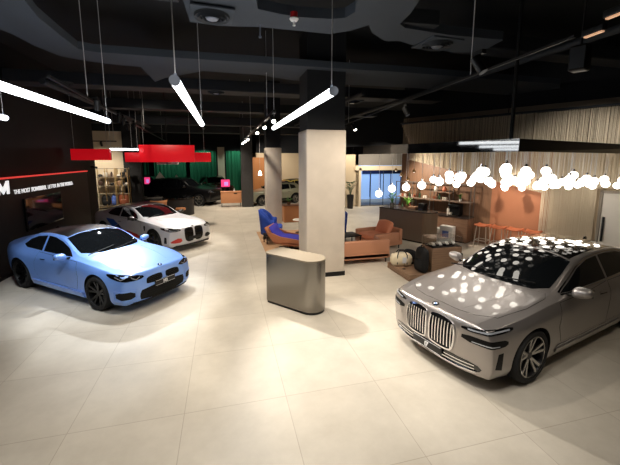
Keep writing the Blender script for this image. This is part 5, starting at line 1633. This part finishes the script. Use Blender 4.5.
# boxes of merchandise in front of the cabinet
for k, (t_, w_, h_) in enumerate(((-1.55, .30, .44), (-1.1, .46, .56))):
    q = wp(t_, .66)
    t = thing('carton', ['smaller white carton standing before the back bar cabinet', 'larger white carton with a blue print before the back bar cabinet'][k], 'box', (q.x, q.y, 0), ang_w)
    MB().box((0, 0, h_/2), (w_, .22, h_), 0, .004).build('box', mat('white carton', srgb(222, 218, 212), .6) if k == 0 else bpy.data.materials['white carton'], t)
    MB().box((-.02, -.112, h_*.5), (w_*.5, .004, h_*.4)).build('print', mat('blue print', srgb(70, 90, 150), .5) if k == 0 else bpy.data.materials['blue print'], t)

# bar stools along the terracotta wall
seat_m = mat('orange saddle leather', srgb(200, 112, 74), .5)
STL = ['first orange bar stool, nearest the shelving', 'second orange bar stool from the shelving', 'third orange bar stool from the shelving', 'last orange bar stool, partly hidden by the silver car']
st0 = None
stm = mat('pale metal legs', srgb(196, 186, 174), .35, .5)
for k in range(4):
    q = wp(.02 + k * .46, .58)
    if st0 is None:
        st0 = t = thing('bar_stool', STL[0], 'stool', (q.x, q.y, 0), ang_w, 'orange bar stools')
        rows = []
        for i in range(7):
            x = -.21 + .07*i
            rows.append([(x * .9, -.18 + .06*j, .735 + .035*(abs(x)/.21)**2 + .02*((j/3 - 1)**2)) for j in range(7)])
        o = MB().grid(rows).build('seat', seat_m, t, 60); md = o.modifiers.new('s', 'SOLIDIFY'); md.thickness = .05
        for sx in (-1, 1):
            for sy in (-1, 1):
                MB().cyl((sx*.19, sy*.19, 0), (sx*.14, sy*.13, .735), .013, seg=10).build('leg', stm, t)
        MB().tube([(-.172, -.169, .26), (.172, -.169, .26), (.172, .169, .26), (-.172, .169, .26), (-.172, -.169, .26)], .010).build('footrest', stm, t)
    else:
        t = copy_tree(st0); t.location = (q.x, q.y, 0); t['label'] = STL[k]

# plinth with luggage and the glass topped display case
pw = wood('oak plinth', srgb(152, 122, 98), srgb(130, 102, 80), .5, 2.5, 0)
t = thing('plinth', 'low timber plinth carrying two bags beside the brown sofa', 'plinth', (4.83, 7.32, 0))
MB().box((0, 0, .075), (1.46, 1.08, .15), 0, .004).build('body', pw, t)
t = thing('display_case', 'timber display case with a glass top behind the silver car', 'display case', (5.10, 7.02, .152))
MB().box((0, 0, .30), (.80, .46, .60), 0, .004).build('cabinet', pw, t)
gbx = MB()
for (c, d) in (((0, -.225, .71), (.80, .006, .22)), ((0, .225, .71), (.80, .006, .22)), ((-.397, 0, .71), (.006, .45, .22)), ((.397, 0, .71), (.006, .45, .22)), ((0, 0, .822), (.80, .456, .006))): gbx.box(c, d)
gbx.build('glass_cover', M['glass'], t, 0)
MB().box((0, 0, .605), (.77, .42, .01)).build('tray', M['satin_black'], t)
for k, x in enumerate((-.28, -.095, .095, .28)):
    u = thing('model_car', ['first', 'second', 'third', 'last'][k] + ' small white model car in the glass case, counted from the black backpack', 'model car', (5.10 + x, 7.02, .765), R(90))
    MB().prism([(-.10, .012), (.10, .012), (.10, .04), (.05, .048), (.02, .072), (-.05, .072), (-.08, .045), (-.10, .042)], -.04, .04, Matrix(((1, 0, 0, 0), (0, 0, -1, 0), (0, 1, 0, 0), (0, 0, 0, 1)))).build('body', wc, u)
    for wx in (-.06, .06): MB().cyl((wx, -.042, .016), (wx, .042, .016), .016, seg=12).build('wheel', M['tire'], u)
# cream duffel bag
cb = mat('cream canvas', srgb(232, 218, 188), .7); bl = mat('black webbing', srgb(18, 18, 20), .6)
t = thing('duffel_bag', 'cream holdall with dark straps on the low timber plinth', 'bag', (4.30, 7.52, .16), R(-16))
cushion(.52, .26, .30, .10, .03, 8).build('body', cb, t)
for s in (-1, 1):
    MB().tube([(-.12, s*.13, .05), (-.12, s*.125, .28), (-.07, s*.05, .38), (.07, s*.05, .38), (.12, s*.125, .28), (.12, s*.13, .05)], .013).build('strap', bl, t)
MB().box((.0, 0, .305), (.40, .02, .012)).build('zip', bl, t)
suitcase(4.53, 6.95, .16, .40, .18, .57, bpy.data.materials['black fabric'], 'black backpack standing on the low timber plinth against the display case').rotation_euler = (0, 0, R(-88))
u = thing('small_bag', 'small black pouch behind the backpack on the timber plinth', 'bag', (4.62, 7.66, .152), R(-60))
cushion(.3, .16, .34, .05, .02, 4).build('body', bpy.data.materials['black fabric'], u)
u = thing('price_tag', 'white card sign standing between the bags on the plinth', 'card', (4.22, 7.22, .152), R(-20))
MB().box((0, 0, .22), (.09, .006, .15)).build('card', M['plate_white'], u); MB().cyl((0, 0, 0), (0, 0, .15), .005, seg=8).cyl((0, 0, 0), (0, 0, .008), .04, seg=16).build('stand', M['black_metal'], u)

t = thing('rug', 'tan rug under the blue wing chair and the recliner', 'rug', (2.15, 11.4, .0))
MB().box((0, 0, .006), (2.0, 3.4, .012), 0, .004).build('pile', mat('tan wool', srgb(186, 148, 112), .9, bump=(120, .3)), t)

# ------------------------------------------------------------------ cars
build_car(M2C, 'light blue two door coupe with a black roof in front of the charcoal panel', 'car', (-2.86, 8.36, 0), R(-39.8))
build_car(I7C, 'large taupe silver saloon with a tall chrome grille under the globe lamps', 'car', (4.98, 4.40, 0), R(194))
m4a = R(-45); m4h = Vector((math.cos(m4a), math.sin(m4a), 0)); m4n = Vector((-m4h.y, m4h.x, 0))
m4c = Vector((-2.19, 11.12, 0)) + m4n * .9 * CAR_SCALE - m4h * 1.4285 * CAR_SCALE
build_car(M4C, 'pale grey coupe with red and blue side stripes behind the blue coupe', 'car', tuple(m4c), m4a)
build_car(suv(M['black_paint']), 'black utility car nearest in the far hall, behind the dark curved counter', 'car', (-2.42, 22.84, 0), R(-26))
build_car(suv(M['black_paint']), 'black utility car with roof rails parked behind the nearest black one', 'car', (-5.4, 26.6, 0), R(-14))
build_car(crossover(M['wine_paint']), 'dark wine coloured car parked before the far green curtain', 'car', (-.7, 27.0, 0), R(-70))
build_car(hatch(M['mini_paint'], M['satin_black']), 'sage silver small hatchback behind the pale columns', 'car', (3.05, 21.7, 0), R(200))
build_car(hatch(M['yellow_paint'], M['satin_black']), 'pale yellow small hatchback behind the sage one', 'car', (4.7, 25.0, 0), R(205))
# ------------------------------------------------------------------ lights: track spots, plus fills and washes added to brighten the hall
def spot(loc, aim, power, ang=60, blend=.6, col=(1, .9, .76), rad=.06):
    l = bpy.data.lights.new('spot', 'SPOT'); l.energy = power; l.spot_size = R(ang); l.spot_blend = blend; l.color = col; l.shadow_soft_size = rad
    o = bpy.data.objects.new('track_and_fill_spot', l); COL.objects.link(o); o.location = loc
    o.rotation_euler = (Vector(aim) - Vector(loc)).to_track_quat('-Z', 'Y').to_euler()
    return o
WARM = (1, .88, .72); NEUT = (1, .94, .86); COOL = (.90, .95, 1)
SPOTS = [
 # wide overhead fills added for an even floor, no fittings above
 ((-3.2, 2.5, 4.6), None, 40, 115, 1, NEUT), ((-.4, 2.2, 4.6), None, 190, 115, 1, NEUT), ((1.3, 2.0, 4.6), None, 260, 115, 1, NEUT), ((4.6, .4, 4.6), None, 20, 110, 1, WARM),
 ((-.6, 5.6, 4.6), None, 230, 115, 1, WARM), ((1.4, 4.8, 4.6), None, 260, 115, 1, WARM),
 ((-.9, 8.8, 4.6), None, 300, 115, 1, WARM), ((3.2, 6.6, 4.6), None, 240, 105, 1, WARM), ((4.0, 10.5, 4.2), None, 320, 110, 1, WARM),
 ((.6, 12.5, 4.4), None, 480, 115, 1, WARM), ((-.6, 16.2, 4.3), None, 480, 115, 1, WARM), ((4.6, 14.4, 4.3), None, 520, 115, 1, WARM),
 ((.2, 19.6, 4.2), None, 460, 115, 1, WARM), ((-.4, 22.6, 4.2), None, 360, 115, 1, WARM), ((3.6, 19.0, 4.2), None, 380, 110, 1, WARM), ((7.6, 16.2, 4.2), None, 420, 110, 1, NEUT),
 # track spots, with accents added to brighten the cars, column and red boxes
 ((.5, 8.0, 3.62), (2.7, 3.2, .4), 900, 62, .5, NEUT),
 ((.98, 10.9, 3.62), (1.2, 6.0, 0), 160, 60, .7, WARM),
 ((-1.0, 6.5, 4.6), (1.0, 5.7, 0), 420, 60, .6, WARM),
 ((-1.9, 8.9, 4.5), (-1.9, 7.5, .6), 700, 46, .5, COOL),
 ((-3.3, 12.4, 4.6), (-2.15, 7.75, .8), 1200, 24, .5, COOL),  # added backlight to whiten the blue coupe's hood
 ((-1.6, 16.6, 4.5), (-1.7, 12.2, .8), 1100, 34, .5, NEUT),
 ((-3.6, 7.0, 4.5), (-3.0, 8.0, .6), 260, 60, .7, COOL),
 ((-2.2, 4.2, 4.5), (-3.3, 7.8, .5), 320, 46, .8, COOL),
 ((1.0, 2.8, 4.5), (2.9, 3.9, .5), 260, 50, .8, NEUT),
 ((-1.2, 12.6, 4.4), (-1.6, 12.0, .6), 600, 56, .7, NEUT),
 ((1.8, 4.2, 4.5), (2.3, 7.6, 1.9), 420, 56, .8, WARM),
 ((5.6, 2.2, 4.5), (5.2, 4.0, .6), 100, 80, .8, WARM),
 ((-.8, 19.4, 4.2), (-1.8, 22.2, .7), 260, 50, .7, NEUT),
 ((.4, 17.0, 4.2), (.4, 20.6, .5), 300, 40, .7, WARM),
 ((-2.6, 12.0, 4.6), (-2.6, 15.2, 3.1), 160, 70, .8, WARM),
 # washes, mostly added to brighten walls, bar, strings and lobby
 ((3.0, 24.4, 4.2), (3.4, 27.2, 1.6), 420, 90, .8, WARM), ((5.4, 23.0, 4.2), (5.6, 27.2, 1.6), 300, 90, .8, WARM),
 ((-5.6, 16.6, 3.4), (-5.5, 18.3, 1.7), 260, 95, .8, WARM), ((-4.9, 16.4, 3.4), (-4.7, 17.6, 1.2), 120, 80, .8, WARM),
 ((-4.0, 28.2, 3.9), (-4.0, 29.4, 2.4), 120, 110, .8, (.75, 1, .88)), ((1.1, 28.2, 3.9), (1.1, 29.4, 2.4), 110, 100, .7, (.75, 1, .88)), ((-1.6, 28.2, 3.9), (-1.6, 29.4, 2.4), 90, 100, .7, (.75, 1, .88)),  # green tinted washes added for the far curtains
 ((9.0, 17.2, 3.5), (9.2, 18.9, 2.3), 220, 100, .8, WARM),
 ((2.6, 9.6, 4.4), (3.2, 10.2, 0), 200, 90, .8, WARM),
 ((7.2, 17.2, 3.6), (7.3, 18.9, 2.0), 300, 100, .8, WARM),
 ((7.5, 7.6, 2.85), tuple(wp(.8)[:2]) + (1.5,), 220, 62, .9, WARM),  # added glow on the terracotta wall, no fitting here
 ((5.6, 11.0, 2.9), tuple(wp(-1.7)[:2]) + (1.3,), 420, 100, .8, WARM),
 ((6.6, 7.6, 4.9), tuple(wp(1.2, .25)[:2]) + (3.0,), 340, 120, .8, NEUT),
 ((7.6, 5.2, 4.4), tuple(wp(2.3, .25)[:2]) + (2.2,), 240, 80, .8, NEUT),
 ((9.4, 20.6, 2.9), (9.8, 22.2, 1.3), 160, 110, .8, (.75, .87, 1)),
]
for (a, b, p, an, bl_, c) in SPOTS:
    if b is None: b = (a[0] + .01, a[1], 0)
    spot(a, b, p, an, bl_, c)
w = bpy.data.worlds.new('hall'); SC.world = w; w.use_nodes = True
w.node_tree.nodes['Background'].inputs[0].default_value = (.05, .05, .055, 1)
w.node_tree.nodes['Background'].inputs[1].default_value = .3
SC.view_settings.exposure = 0.1
# ------------------------------------------------------------------ camera
cam = bpy.data.cameras.new('camera'); co = bpy.data.objects.new('camera', cam); COL.objects.link(co)
co.location = (0, 0, 2.84)
co.rotation_euler = (R(90 - 8.18), 0, R(-14.2))
cam.sensor_width = 36.0; cam.lens = 338.0 / 620.0 * 36.0
cam.shift_y = -25.0 / 620.0
cam.clip_start = .05; cam.clip_end = 200
SC.camera = co
SC.view_settings.view_transform = 'Standard'
SC.view_settings.look = 'None'
SC.view_settings.gamma = 1.0
SC.view_settings.use_curve_mapping = False
